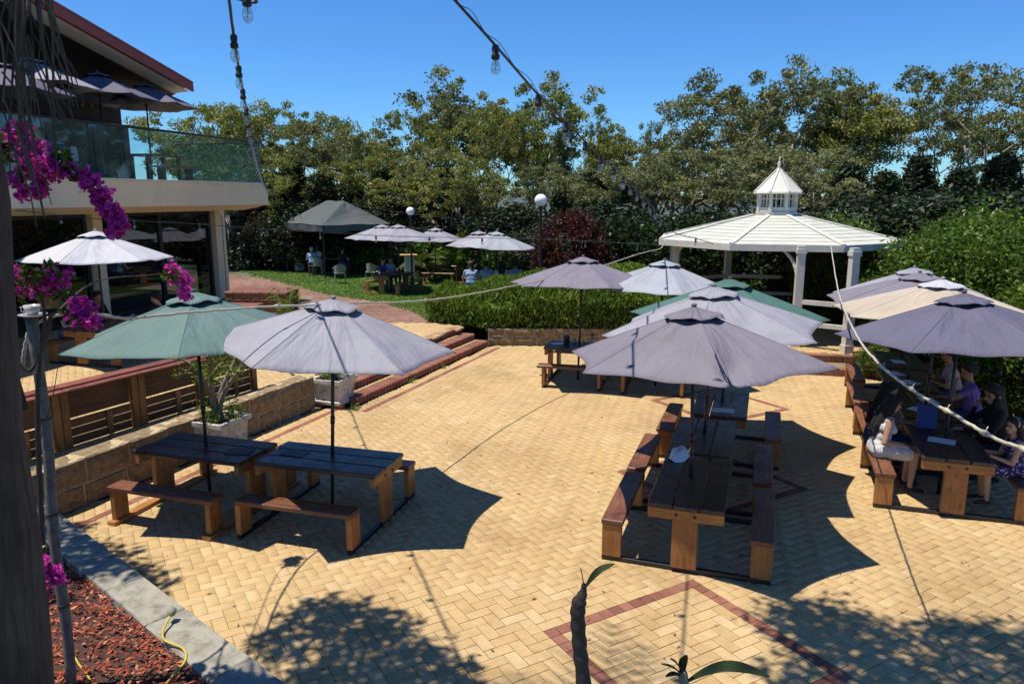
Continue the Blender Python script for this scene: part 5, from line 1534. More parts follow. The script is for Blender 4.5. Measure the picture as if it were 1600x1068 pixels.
rp2 = [at(1298, 382, 16.65), at(1303, 415, 14.2), at(1310, 455, 11.4), at(1322, 490, 9.2), at(1344, 533, 7.3), at(1366, 560, 6.2), at(1396, 588, 5.4), at(1440, 618, 4.75), at(1490, 647, 4.25), at(1545, 680, 3.9), at(1600, 702, 3.6), at(1700, 745, 3.2), Vector((3.3, 1.6, 2.55)), Vector((5.2, -1.6, 3.1))]
rope('rope_light', rp2, .0105, M['rope'], 'cream rope light dropping from the gazebo roof across the right-hand tables', 'rope light', .003, (.42, .52, .60, .69, .77))
def bulb(parent, p, s=1.0, hang=Vector((0, 0, -1))):
    so = MB(); so.lathe([(.012, .012), (.019, .008), (.022, -.01), (.017, -.035), (.024, -.042), (.024, -.062), (.016, -.068)], 10); so.v = [tuple(Vector(v) * s) for v in so.v]
    sk_ = so.build('socket', M['cable'], parent, p, (0, 0, 0), True)
    bb = MB(); bb.lathe([(.012, -.064), (.016, -.072), (.025, -.092), (.028, -.11), (.024, -.13), (.012, -.144), (.001, -.148)], 12); bb.v = [tuple(Vector(v) * s) for v in bb.v]
    bb.build('bulb', M['bulb'], sk_, (0, 0, 0), (0, 0, 0), True)
    fl = MB(); fl.tube([(0, 0, -.066 * s), (.003 * s, 0, -.10 * s), (-.004 * s, 0, -.12 * s)], .0025 * s, 4); fl.build('filament', M['cane'], sk_)
def festoon(pts, label, spacing, s=1.0, rad=.009, wire=True, start=.3):
    sp = smooth_path(pts, 12); t = empty('festoon_lights', sp[0], 0, label, 'festoon lights', 'festoon light strings'); o0 = sp[0]
    loc = [p - o0 for p in sp]
    MB().tube(loc, rad, 6).build('cable', M['cable'], t, smooth=True)
    if wire: MB().tube([p + Vector((.006, 0, .02 + .018 * math.sin(i * .8))) for i, p in enumerate(loc)], rad * .32, 4).build('catenary_wire', M['cable'], t)
    acc = -start; k = 0
    for a_, b_ in zip(loc[:-1], loc[1:]):
        L = (b_ - a_).length; acc += L
        while acc > 0:
            q = b_ - (b_ - a_).normalized() * min(acc, L); bulb(t, q - Vector((0, 0, rad)), s); acc -= spacing; k += 1
    return t
festoon([Vector((-4.0, -1.6, 6.3)), Vector((-2.9, 1.6, 5.7)), at(352, -40, 4.4), at(358, 0, 4.75), at(364, 48, 5.2), at(372, 100, 6.1), at(380, 145, 7.2), at(387, 183, 8.6), at(393, 215, 10.5), at(399, 240, 13), at(405, 262, 16), at(411, 280, 19.5), at(418, 294, 22.6)],
        'festoon string hanging steeply from the top of the frame to the balcony corner', .93, 1.15)
festoon([Vector((-3.9, -1.6, 6.6)), Vector((-1.9, 1.6, 5.9)), at(660, -55, 4.3), at(710, 0, 4.6), at(773, 70, 5.0), at(840, 147, 5.9), at(890, 197, 7.0), at(930, 237, 8.4), at(965, 268, 10.0), at(990, 292, 12), at(1012, 314, 14), at(1030, 338, 16), at(1045, 357, 17.2), at(1060, 366, 17.4), at(1085, 372, 17.5), at(1115, 381, 17.4)],
        'festoon string crossing the sky from top centre to the gazebo roof', .98, 1.15, start=.11)
festoon([at(-60, 322, 14.6), at(30, 329, 15.0), at(122, 340, 15.6), at(226, 346, 16.2), at(322, 351, 17), at(409, 358, 17.6), at(492, 362, 18.0), at(568, 367, 18.4), at(638, 370, 18.8), at(705, 371, 19), at(767, 372, 19.2), at(850, 374, 19.4), at(940, 378, 19.4), at(1046, 384, 19.3)],
        'festoon string running level in front of the restaurant windows and across the lawn', 1.35, 1.15, .007)
festoon([at(545, 318, 33), at(650, 335, 33), at(760, 345, 33.5), at(860, 344, 34)], 'upper of the two far festoon strings against the dark conifers', .8, 1.5, .008, False)
festoon([at(600, 362, 34), at(700, 352, 34), at(780, 352, 34.5), at(850, 349, 35)], 'lower of the two far festoon strings against the dark conifers', .8, 1.5, .008, False)

# stake, cup, cord
st0 = at(108, 1050, 4.72); st0.z = .22; st1 = at(52, 497, 4.78)
t = empty('bamboo_stake', st0, 0, 'grey weathered bamboo stake rising beside the palm trunk', 'stake')
pts = [st0.lerp(st1, k / 12) + Vector((.012 * math.sin(k * .9), 0, 0)) - st0 for k in range(13)]
MB().tube(pts, [.034 if k % 3 else .037 for k in range(13)], 12).build('cane', M['bamboo'], t, smooth=True)
for k in (3, 6, 9): 
    p = pts[k]; MB().tube([p - Vector((0, 0, .01)), p + Vector((0, 0, .01))], .040, 12).build('node', M['twig'], t)
cu_ = empty('cup', st1 + Vector((0, 0, .012)), 0, 'grey cup and saucer perched on top of the bamboo stake', 'cup')
MB().lathe([(.001, 0), (.055, .0), (.085, .012), (.085, .016), (.05, .008), (.001, .008)], 18).build('saucer', M['ceramic'], cu_, smooth=True)
MB().lathe([(.001, .012), (.028, .012), (.045, .04), (.05, .075), (.046, .075), (.04, .04), (.001, .02)], 18).build('bowl', M['ceramic'], cu_, smooth=True)
MB().tube([(-.045, 0, .065), (-.075, 0, .06), (-.072, 0, .035), (-.042, 0, .03)], .005, 6).build('handle', M['ceramic'], cu_, smooth=True)
cp = [g(265, 962, .37), g(255, 985, .33), g(258, 1000, .33), g(285, 1012, .325), g(290, 1030, .30), g(270, 1055, .29), g(240, 1085, .28), g(180, 1100, .27)]
rc = empty('extension_cord', cp[0], 0, 'yellow cord with a pale plug looped over the kerb stones', 'cord')
sp = [p - cp[0] for p in smooth_path(cp, 8)]
MB().tube(sp, .009, 7).build('cord', M['yellow'], rc, smooth=True)
MB().tube([sp[0] + Vector((0, .07, .02)), sp[0] + Vector((0, .03, .01)), sp[0]], [.03, .034, .014], 10).build('plug', M['cane'], rc, smooth=True)
cp = [g(112, 1015, .29), g(122, 1035, .28), g(135, 1052, .28), g(150, 1075, .28), g(175, 1100, .28)]
rc = empty('hose', cp[0], 0, 'thin yellow hose lying on the mulch beside the stake', 'hose'); MB().tube([p - cp[0] for p in smooth_path(cp, 8)], .007, 6).build('line', M['yellow'], rc, smooth=True)
# ------------------------------------------------------------------ vegetation
def leaf_arrays(C, L, W, bias, spread, r, tint):
    """one folded quad per leaf; C (n,3) centres, bias = mean pointing direction"""
    n = len(C)
    d = np.asarray(bias)[None] + r.normal(0, spread, (n, 3)); d /= np.linalg.norm(d, axis=1)[:, None]
    q = r.normal(0, 1, (n, 3)); s = np.cross(d, q); s /= np.linalg.norm(s, axis=1)[:, None]
    l = L * r.uniform(.6, 1.3, n)[:, None]; w = W * r.uniform(.7, 1.3, n)[:, None]
    V = np.stack([C - d * l / 2, C + s * w / 2 - d * l * .05, C + d * l / 2, C - s * w / 2 - d * l * .05], 1)
    return V.reshape(-1, 3), np.arange(n * 4).reshape(-1, 4), np.clip(tint, 0, 1)
def clump_points(cent, rad, n, r, shell=.35, flat=1.0):
    """n points per clump, denser to the outside"""
    K = len(cent); u = r.normal(0, 1, (K, n, 3)); u /= np.linalg.norm(u, axis=2)[:, :, None]
    m = (shell + (1 - shell) * r.random((K, n, 1)) ** .6) * (1 + .18 * r.normal(0, 1, (K, n, 1)))
    P = u * m * np.asarray(rad).reshape(K, 1, -1)
    P[:, :, 2] *= flat
    return (np.asarray(cent)[:, None, :] + P).reshape(-1, 3)
def make_tree_meshes(seed, kind):
    """gum: (trunk mesh, crown mesh), unit height 10 m"""
    rr = random.Random(seed); r = np.random.default_rng(seed)
    mb = MB(); tips = []
    def limb(p, d, L, rad, depth):
        pts = [p]; rads = [rad]; q = p.copy(); dd = d.copy(); n = 4
        for k in range(n):
            dd = (dd + Vector((rr.uniform(-.16, .16), rr.uniform(-.16, .16), rr.uniform(-.02, .14)))).normalized()
            q = q + dd * (L / n); pts.append(q); rads.append(rad * (1 - .42 * (k + 1) / n))
        mb.tube(pts, rads, 7 if depth < 2 else 5)
        if depth >= 3 or L < .7: tips.append(q); return
        if depth >= 2: tips.append(pts[3])
        nb = rr.choice((2, 3, 3)) if depth else rr.choice((3, 4))
        ph = rr.uniform(0, 6.28)
        for k in range(nb):
            a = ph + 6.28 * k / nb + rr.uniform(-.4, .4); el = rr.uniform(.35, .75) if depth == 0 else rr.uniform(.45, 1.0)
            nd = (dd * math.cos(el) + Vector((math.cos(a), math.sin(a), .1)) * math.sin(el)).normalized()
            limb(q if k < 2 else pts[-2], nd, L * rr.uniform(.58, .82), rads[-1] * rr.uniform(.6, .8), depth + 1)
    h0 = {'gum': 3.4, 'low': 1.5, 'slim': 4.2}[kind]
    nst = 1 if kind != 'low' else 2
    for s_ in range(nst):
        limb(Vector((0, 0, -.6)), Vector((rr.uniform(-.22, .22), rr.uniform(-.15, .15), 1)).normalized(), h0, .20 if kind != 'low' else .15, 0)
    T = np.array([tuple(t) for t in tips]); 
    sc = 9.6 / max(T[:, 2].max(), 1)
    T *= sc; mb.v = [(x * sc, y * sc, z * sc) for x, y, z in mb.v]
    if kind == 'slim': T[:, :2] *= .7
    # each branch tip carries a few separate sprays of leaves with gaps between them
    cl = []
    for t in T:
        for k in range(5):
            cl.append(t + r.normal(0, 1, 3) * np.array([.62, .62, .42]))
    cl = np.array(cl)
    cl[:, 2] = np.clip(cl[:, 2], .6, 10.2)
    rad = r.uniform(.30, .68, len(cl))[:, None] * np.array([[1.0, 1.0, .66]])
    n = 84
    P = clump_points(cl, rad, n, r, .15)
    base = np.repeat(r.normal(.48, .17, len(cl)), n) + r.normal(0, .12, len(P)) + (P[:, 2] - cl[:, 2].mean()) * .018
    V, Q, t = leaf_arrays(P, .23, .095, (0, 0, -.5), .65, r, base)
    tm = mb.mesh('trunk', [M['bark_pale' if seed % 2 else 'bark']], True)
    return tm, V, Q, t
GUM = []
for sd, kd in ((21, 'gum'), (5, 'gum'), (33, 'slim'), (48, 'gum'), (52, 'low'), (67, 'gum')):
    tm, V_, Q_, t_ = make_tree_meshes(sd, kd)
    GUM.append((tm, {m: np_mesh('crown', V_, Q_, M[m], t_) for m in ('euc', 'euc_grey')}))
def gum(px, ytop, D, var, mat, rz, label, wid=1.0, lean=0.0):
    top = at(px, ytop, D); z0 = terrain_z(top.x, D) - .1
    H = top.z - z0; s_ = H / 10.0
    t = empty('eucalypt_tree', (top.x, D, z0), rz, label, 'tree', 'eucalypts along the far boundary')
    t.scale = (s_ * wid, s_ * wid, s_); t.rotation_euler = (0, lean, rz)
    link('trunk', GUM[var][0], t); link('crown', GUM[var][1][mat], t)
for a_ in (
 (290, 172, 44, 4, 'euc', .3, 'leftmost gum tree, rising above the balcony handrail', 1.1),
 (352, 160, 41, 0, 'euc', 1.3, 'gum tree with a bright olive crown behind the balcony corner', 1.05),
 (432, 163, 46, 1, 'euc', 2.2, 'gum tree just right of the steep festoon string', .95),
 (515, 188, 42, 5, 'euc_grey', .7, 'gum tree above the left end of the marquee roof', .9),
 (585, 182, 47, 3, 'euc', 3.0, 'gum tree above the right end of the marquee roof', .95),
 (652, 178, 44, 4, 'euc', 4.1, 'gum tree standing over the smaller globe lamp', .8),
 (708, 128, 48, 2, 'euc_grey', 5.2, 'tall slim gum with a rounded top left of centre', 1.0),
 (765, 170, 42, 5, 'euc', 1.9, 'gum tree between the tall slim gum and the broad central one', .75),
 (805, 130, 45, 1, 'euc', .1, 'broad central gum with an olive crown above the larger globe lamp', 1.0),
 (870, 200, 46, 3, 'euc_grey', 2.7, 'lower gum right of the broad central one, crossed by the long festoon', .7),
 (968, 180, 50, 2, 'euc', 3.9, 'dark green pointed gum above the far end of the long festoon', .7),
 (1010, 195, 44, 4, 'euc_grey', 5.5, 'gum with pale thin stems in the sky gap', .6),
 (1085, 140, 42, 0, 'euc_grey', 4.6, 'wide grey-green gum left of the gazebo cupola', 1.0),
 (1180, 112, 44, 1, 'euc_grey', 5.9, 'tallest grey-green gum directly behind the gazebo cupola', 1.05),
 (1300, 138, 46, 5, 'euc_grey', 1.0, 'gum tree just right of the gazebo finial', .9),
 (1390, 130, 43, 2, 'euc', 3.4, 'gum with an open brownish crown above the green hedge trees', .95),
 (1470, 150, 47, 3, 'euc_grey', .5, 'gum tree second from the right frame edge', .8),
 (1555, 104, 40, 0, 'euc_grey', 2.4, 'large dark gum rising at the right frame edge', .95),
 (1650, 120, 42, 1, 'euc_grey', 4.9, 'gum tree cut off by the right frame edge', 1.0),
 (1240, 205, 52, 4, 'euc', 2.0, 'low distant gum behind the right slope of the gazebo roof', 1.2),
 (920, 235, 54, 4, 'euc_grey', 4.4, 'low distant gum in the dip of the tree line', 1.2),
 (1040, 232, 37, 4, 'euc_grey', 1.2, 'low grey-green gum left of the wide one beside the gazebo', 1.5),
 (1125, 225, 36, 5, 'euc_grey', 2.9, 'low bushy gum filling in left of the cupola', 1.3),
 (1165, 245, 38, 4, 'euc_grey', 5.0, 'low grey gum just left of the cupola', 1.5),
 (1290, 232, 38, 0, 'euc_grey', .9, 'low gum between the cupola and the dark conifers', 1.3),
 (560, 245, 38, 5, 'euc', 4.0, 'low olive gum above the marquee', 1.2),
 (750, 240, 37, 4, 'euc', 3.1, 'low olive gum right of the small globe lamp', 1.2),
 (850, 255, 38, 3, 'euc_grey', 1.1, 'low grey gum behind the larger globe lamp', 1.3),
 (640, 235, 39, 4, 'euc_grey', .4, 'low grey gum behind the small globe lamp', 1.3),
 (985, 262, 37, 0, 'euc_grey', 5.1, 'low grey gum behind the hedge end', 1.3),
 (450, 240, 39, 4, 'euc', 2.5, 'low olive gum behind the photinia', 1.2),
): gum(*a_)

def shrub_mesh(name, seed, mat, rx, ry, H, nc, nl, L, W, bias, spread, low=.05, topy=None, cone=False, flat=.9):
    r = np.random.default_rng(seed); cl = []
    while len(cl) < nc:
        u = r.normal(0, 1, 3); u /= np.linalg.norm(u); k = r.uniform(.5, 1.0) ** .5
        z = H * (low + (1 - low) * .5 * (1 + u[2] * k))
        w = 1.0
        if cone: z = H * (low + (1 - low) * r.random() ** 1.25); w = (1 - z / H) * 1.1 + .06; u /= max(.2, np.linalg.norm(u[:2]))
        cl.append((u[0] * k * rx * .86 * w, u[1] * k * ry * .86 * w, z * (.93)))
    cl = np.array(cl); rad = r.uniform(.55, 1.25, len(cl)) * .30 * min(rx, ry, H) * (.8 if cone else 1)
    P = clump_points(cl, np.repeat(rad[:, None], 3, 1) * np.array([[1, 1, flat]]), nl, r, .45)
    P[:, 2] = np.maximum(P[:, 2], .02)
    t = np.repeat(r.normal(.42, .15, len(cl)), nl) + r.normal(0, .16, len(P))
    V, Q, t = leaf_arrays(P, L, W, bias, spread, r, t)
    return np_mesh(name, V, Q, mat, t)
def stems_mesh(seed, n, rx, H, rad, mat):
    rr = random.Random(seed); mb = MB()
    for k in range(n):
        a = rr.uniform(0, 6.28); q = rr.uniform(.2, .7)
        mb.tube([(0, 0, -.1), (.3 * q * rx * math.cos(a), .3 * q * rx * math.sin(a), H * .35), (q * rx * math.cos(a), q * rx * math.sin(a), H * .75)], [rad, rad * .7, rad * .3], 6)
    return mb.mesh('stem', [mat], True)
def shrub(name, loc, mesh, stem, label, cat='shrub', group=None, rz=0, s=(1, 1, 1)):
    t = empty(name, loc, rz, label, cat, group); t.scale = s
    link('foliage', mesh, t); link('stem', stem, t); return t
# dark conifers under the gums
CON = [shrub_mesh('foliage', sd, M['conifer'], 1.6, 1.6, 5.0, 260, 120, .22, .075, (0, 0, .15), .7, .02, cone=True) for sd in (3, 4, 8)]
DRK = [shrub_mesh('foliage', sd, M['conifer'], 2.3, 2.0, 3.6, 170, 170, .19, .085, (0, 0, .2), .8, .02) for sd in (13, 14)]
cst = stems_mesh(2, 1, .1, 4.6, .12, M['bark']); dst = stems_mesh(5, 5, 1.5, 3.2, .06, M['bark'])
k_ = 0
for px, yt, D, kd, lab in (
 (405, 262, 39, 0, 'dark conifer behind the balcony corner'), (455, 250, 40, 1, 'dark conifer left of the marquee roof peak'), (500, 268, 38.5, 0, 'dark conifer straight behind the marquee roof'), (548, 272, 40, 2, 'dark conifer right of the marquee roof peak'),
 (598, 262, 39, 1, 'dark conifer between the marquee and the small globe lamp'), (655, 268, 40.5, 0, 'dark conifer behind the small globe lamp'), (690, 255, 38.5, 2, 'dark conifer over the far small lawn umbrella'), (735, 300, 40, 1, 'short dark conifer in the gap where the far hill shows'),
 (880, 300, 38, 0, 'dark conifer behind the red-leaved shrub'), (930, 262, 41, 2, 'dark conifer right of the red-leaved shrub'), (985, 290, 36, 1, 'dark conifer above the far end of the hedge'), (1330, 250, 36, 0, 'dark conifer right of the gazebo roof'),
 (1385, 262, 37, 2, 'dark conifer above the left part of the green hedge trees'), (1440, 240, 38, 1, 'dark conifer above the middle of the green hedge trees'), (1505, 258, 36, 0, 'dark conifer above the right part of the green hedge trees'), (1570, 235, 37, 2, 'dark conifer at the right frame edge')):
    tp = at(px, yt, D); z0 = terrain_z(tp.x, D); s_ = (tp.z - z0) / 5.0
    shrub('conifer', (tp.x, D, z0), CON[kd], cst, lab, 'conifer', 'dark conifers under the gums', k_ * 1.7, (s_ * 1.25, s_ * 1.25, s_)); k_ += 1
for px, yt, D, kd, w, lab in (
 (470, 318, 38.2, 0, 1.2, 'dark bush behind the slatted fence'), (575, 322, 37.8, 1, 1.3, 'dark bush behind the right half of the marquee'), (650, 345, 37, 0, 1.2, 'dark bush behind the paired lawn umbrellas'), (735, 335, 37.5, 1, 1.3, 'dark bush behind the small far umbrella'), (800, 320, 35, 0, 1.4, 'dark bush left of the larger globe lamp'),
 (880, 340, 31, 1, 1.4, 'dark bush at the foot of the red-leaved shrub'), (960, 318, 30, 0, 1.5, 'dark bush above the hedge left of the gazebo'), (1040, 330, 31, 1, 1.5, 'dark bush behind the left gazebo posts'), (1120, 330, 30, 0, 1.5, 'dark bush seen through the gazebo opening'), (1200, 335, 31, 1, 1.5, 'dark bush behind the middle of the gazebo'),
 (1290, 335, 29, 0, 1.5, 'dark bush behind the right gazebo posts'), (1390, 300, 30, 1, 1.5, 'dark bush behind the green hedge trees'), (1500, 300, 31, 0, 1.6, 'dark bush behind the right-hand green hedge trees'), (1600, 290, 30, 1, 1.6, 'dark bush at the right edge of the frame'),
 (330, 330, 44, 0, 1.8, 'dark bush hidden behind the balcony end')):
    tp = at(px, yt, D); z0 = terrain_z(tp.x, D); s_ = (tp.z - z0) / 3.6
    shrub('dark_bush', (tp.x, D, z0), DRK[kd], dst, lab, 'bush', 'dark bushes along the boundary', k_ * 2.1, (w * s_, w * s_, s_)); k_ += 1
# photinia hedge with red tips left of the marquee
v = at(448, 322, 38.0); s_ = 1
me = shrub_mesh('foliage', 71, M['photinia'], 3.2, 1.6, v.z - .05, 130, 110, .15, .075, (0, 0, .4), .8, .02)
shrub('photinia_shrub', (v.x, 38.0, .05), me, stems_mesh(6, 6, 2.4, 2.6, .05, M['bark']), 'glossy shrub with red young leaves behind the slatted fence', 'shrub')
# red-leaved shrub
v = at(893, 332, 23.5)
me = shrub_mesh('foliage', 72, M['redleaf'], 1.4, 1.1, v.z + .15, 125, 95, .11, .065, (0, 0, .3), .8, .12)
shrub('red_leaved_shrub', (v.x, 23.5, .1), me, stems_mesh(7, 7, 1.0, v.z, .03, M['bark']), 'purple-red leaved shrub standing behind the hedge', 'shrub')
# lawn back shrubs
LIME = [shrub_mesh('foliage', sd, M[m], 1.3, 1.1, 1.9, 60, 90, .17, .07, (0, 0, .35), .8, .02) for sd, m in ((73, 'limeleaf'), (74, 'citrus'), (75, 'hedge'))]
lst = stems_mesh(9, 6, .9, 1.6, .03, M['bark'])
for px, yt, D, kd, w, lab in ((580, 385, 36, 1, 1.2, 'low green shrub behind the people under the lawn umbrellas'), (615, 378, 36.5, 0, .9, 'light green shrub left of the tall bar table'), (668, 362, 36, 2, 1.0, 'green shrub right of the tall bar table'), (700, 385, 35, 0, .9, 'lime green shrub behind the far lawn table'),
   (740, 350, 34.5, 0, .9, 'tall pale green shrub behind the four seated people'), (790, 372, 33, 1, 1.0, 'green shrub at the right end of the lawn'), (1000, 395, 26, 0, .9, 'lime green shrub behind the hedge left of the gazebo'), (1010, 350, 27.5, 1, 1.1, 'light green sapling above the hedge end'), (1130, 415, 25, 0, .8, 'yellow-green shrub seen between the gazebo posts')):
    tp = at(px, yt, D); z0 = zup(D) if D < 40 else 0; s_ = (tp.z - z0) / 1.9
    shrub('garden_shrub', (tp.x, D, z0), LIME[kd], lst, lab, 'shrub', 'lighter shrubs at the back of the lawn', k_ * 1.3, (w, w, s_)); k_ += 1
def frond_plant(loc, n, L, seed, label, mat='palmleaf', up=.6, cat='palm', name='palm_plant', trunk=.3):
    r = random.Random(seed); V = []; Q = []; T = []; mb = MB()
    for k in range(n):
        a = r.uniform(0, 6.28); el = r.uniform(up - .4, up + .5); p = Vector((0, 0, trunk)); d = Vector((math.cos(a) * math.cos(el), math.sin(a) * math.cos(el), math.sin(el))); prev = None; tt = r.random()
        st = [p.copy()]
        m = 14; l = L * r.uniform(.7, 1.1)
        for i in range(m):
            p = p + d * (l / m); d = (d + Vector((0, 0, -.085))).normalized(); st.append(p.copy())
            s_ = Vector((-math.sin(a), math.cos(a), 0)); ll = .30 * L * math.sin(math.pi * (i + 1) / (m + 1)) + .03
            for sg in (-1, 1):
                e = p + (s_ * sg + d * .7 + Vector((0, 0, -.25))).normalized() * ll; w = d * (.03 * L); b = len(V)
                V += [p - w, p + w, e + w * .2, e - w * .2]; Q.append((b, b + 1, b + 2, b + 3)); T.append(min(1, tt * .6 + r.random() * .4))
        mb.tube(st, [.012 * L] * (len(st) - 1) + [.003], 5)
    t = empty(name, loc, 0, label, cat)
    link('frond', np_mesh('frond', V, Q, M[mat], T), t); mb.build('midrib', M['palmleaf'] if False else M['twig_pale'], t)
    MB().lathe([(.10, -.1), (.12, .05), (.07, trunk), (.02, trunk + .05)], 9).build('trunk', M['bark'], t)
v = at(655, 372, 35); frond_plant((v.x, 35, .1), 26, 1.5, 1, 'palm with arching fronds behind the tall bar table')
v = at(712, 372, 34); frond_plant((v.x, 34, .1), 30, 1.3, 2, 'low spreading palm between the lawn umbrellas', 'limeleaf')
v = at(1155, 430, 23.8); frond_plant((v.x, 23.8, .2), 30, .9, 3, 'spiky yellow-green plant inside the gazebo opening', 'limeleaf', .8, 'plant', 'spiky_plant')

# rosemary hedge: upright twigs
r = np.random.default_rng(9)
hp_ = [(-2.35, 19.6), (-.72, 18.5), (4.3, 18.36), (4.5, 21.2), (1.0, 21.4), (-2.1, 20.9)]
C = []
def hedge_h(x, y):
    e = min(clip_seg_dist(Vector((x, y, 0)), Vector((*hp_[i], 0)), Vector((*hp_[(i + 1) % 6], 0))) for i in range(6))
    return (.92 + .38 / (1 + math.exp(-(x - .4) * 2)) + .07 * math.sin(x * 2.1 + y) + .07 * math.sin(x * 5 + y * 3) + .06 * math.sin(y * 6)) * min(1, .62 + e * .9)
while len(C) < 36000:
    x = r.uniform(-2.5, 4.5); y = 18.3 + 3.2 * r.random() ** 1.4
    if not inpoly(x, y, hp_) : continue
    h = hedge_h(x, y); zz = h * (1 - 1.0 * r.random() ** (2.2 if y > 18.9 else 1.1))
    if zz < h * .8 and y > 19.6 and x > -1.6: continue
    C.append((x + r.normal(0, .03), y + r.normal(0, .03) - (.06 * r.random() if y < 19.1 else 0), .45 + zz))
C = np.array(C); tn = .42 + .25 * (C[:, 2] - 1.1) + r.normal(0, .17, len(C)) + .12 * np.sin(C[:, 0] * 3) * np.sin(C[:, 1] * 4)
V_, Q_, t_ = leaf_arrays(C, .16, .042, (0, -.15, 1.0), .55, r, tn)
hg = empty('rosemary_hedge', (0, 0, 0), 0, 'thick bright green rosemary hedge spilling over the yellow planter wall', 'hedge')
link('foliage', np_mesh('foliage', V_, Q_, M['hedge'], t_), hg)
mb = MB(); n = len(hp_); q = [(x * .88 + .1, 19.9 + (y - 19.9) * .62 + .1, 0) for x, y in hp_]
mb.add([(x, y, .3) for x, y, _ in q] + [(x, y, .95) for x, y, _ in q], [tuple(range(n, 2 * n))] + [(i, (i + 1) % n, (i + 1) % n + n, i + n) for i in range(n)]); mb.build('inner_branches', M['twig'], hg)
poly_sheet('planter_soil', [(-.6, 18.6), (4.4, 18.6), (4.5, 22), (-2.2, 21.8), (-2.3, 19.9)], M['soil'], z=.43)

# glossy green hedge trees on the right
CIT = [shrub_mesh('foliage', sd, M['citrus'], 1.9, 1.7, 3.2, 210, 85, .125, .065, (0, 0, .15), .9, .03) for sd in (81, 82)]
CIS = [shrub_mesh('foliage', 83, M['citrus'], 1.0, .9, 1.7, 120, 75, .085, .046, (0, 0, .2), .9, .02)]
cis = stems_mesh(10, 6, 1.4, 2.8, .05, M['bark'])
for x, y, z, kd, s_, rz, lab in ((9.7, 16.6, 0, 0, (1.0, 1.0, .98), .4, 'bright glossy hedge tree touching the right end of the gazebo roof'), (11.4, 15.2, 0, 1, (1.15, 1.1, 1.05), 1.9, 'tallest bright hedge tree above the right-hand umbrellas'), (10.3, 12.9, 0, 0, (1.0, .9, .86), 3.1, 'bright hedge tree behind the dark slate umbrella'),
   (13.5, 13.6, 0, 1, (1.2, 1.2, 1.1), 4.0, 'bright hedge tree at the right frame edge behind the umbrellas'), (8.9, 20.2, .2, 1, (.75, .7, .95), 5.0, 'shaded hedge tree filling the right side of the gazebo'), (12.2, 19.5, 0, 0, (1.1, 1.1, 1.12), .9, 'hedge tree behind the right eave of the gazebo')):
    shrub('hedge_tree', (x, y, z), (CIT[kd]), cis, lab, 'hedge tree', 'glossy hedge trees at right', rz, s_)
for x, y, s_, rz, lab in ((8.45, 12.5, .98, 0, 'bright green bush beside the person in black at the right tables'), (9.2, 11.0, 1.1, 2, 'bright green bush behind the girl with the headband'), (7.55, 15.1, .42, 1.2, 'small leafy bush at the corner of the gazebo steps'), (9.3, 13.9, .9, 2.2, 'green bush behind the far right-hand tables')):
    shrub('green_bush', (x, y, 0), CIS[0], cis if False else stems_mesh(12, 5, .7, 1.4, .025, M['bark']), lab, 'bush', 'green bushes beside the right tables', rz, (s_, s_, s_))
dk = shrub_mesh('foliage', 91, M['darkleaf'], 2.2, 1.6, 3.1, 170, 85, .17, .09, (0, 0, .1), .9, .02)
for x, y, rz, lab in ((6.0, 24.6, 0, 'deep green laurel seen through the wide gazebo opening'), (9.2, 23.6, 1.2, 'deep green laurel behind the right side of the gazebo'), (3.2, 25.0, 2.4, 'deep green laurel left of the gazebo behind the hedge')):
    shrub('laurel_bush', (x, y, .1), dk, cis, lab, 'bush', 'deep green laurels behind the gazebo', rz)

# plants in the stone planters
def potted(loc, seed, label, H, thick):
    rr = random.Random(seed); r = np.random.default_rng(seed); t = empty('potted_shrub', loc, 0, label, 'potted plant'); mb = MB(); tips = []
    for k in range(4 if thick > .03 else 3):
        a = rr.uniform(0, 6.28); p = Vector((.05 * math.cos(a), .05 * math.sin(a), 0)); pts = [p]
        for q in range(6):
            p = p + Vector((math.cos(a) * .035 * q * H + rr.uniform(-.03, .03), math.sin(a) * .03 * q * H + rr.uniform(-.03, .03), H / 6)); pts.append(p)
            if q > 2: tips.append(p)
        mb.tube(pts, [thick * (1 - .12 * i) for i in range(7)], 8)
        for q in range(3):
            b = pts[3 + q]; e = b + Vector((rr.uniform(-.25, .25), rr.uniform(-.25, .25), rr.uniform(.02, .22))) * H; mb.tube([b, b.lerp(e, .5) + Vector((0, 0, .03)), e], [thick * .3, thick * .2, thick * .1], 5); tips.append(e)
    for q in range(14):
        a = rr.uniform(0, 6.28); b = Vector((.2 * math.cos(a), .2 * math.sin(a), 0)); e = b + Vector((rr.uniform(-.14, .14), rr.uniform(-.14, .14), rr.uniform(.08, .24))); mb.tube([b, e], .005, 4); tips.append(e)
    mb.build('stem', M['twig_pale'], t, smooth=True)
    P = clump_points(np.array([tuple(x) for x in tips]), np.full((len(tips), 3), .13), 26, r, .2)
    V, Q, tt = leaf_arrays(P, .065, .03, (0, 0, .3), .8, r, r.normal(.5, .2, len(P))); link('foliage', np_mesh('foliage', V, Q, M['limeleaf'], tt), t)
potted(PT1 + Vector((0, 0, .50)), 5, 'gnarled pale-stemmed shrub growing in the planter behind the left tables', 1.05, .055)
potted(PT2 + Vector((0, 0, .46)), 6, 'low sparse plant in the planter at the end of the steps', .42, .018)
potted(Vector((-5.3, 17.0, .5)), 8, 'thin yellow-green plant in front of the pallets', 1.0, .014)
rr = random.Random(2)
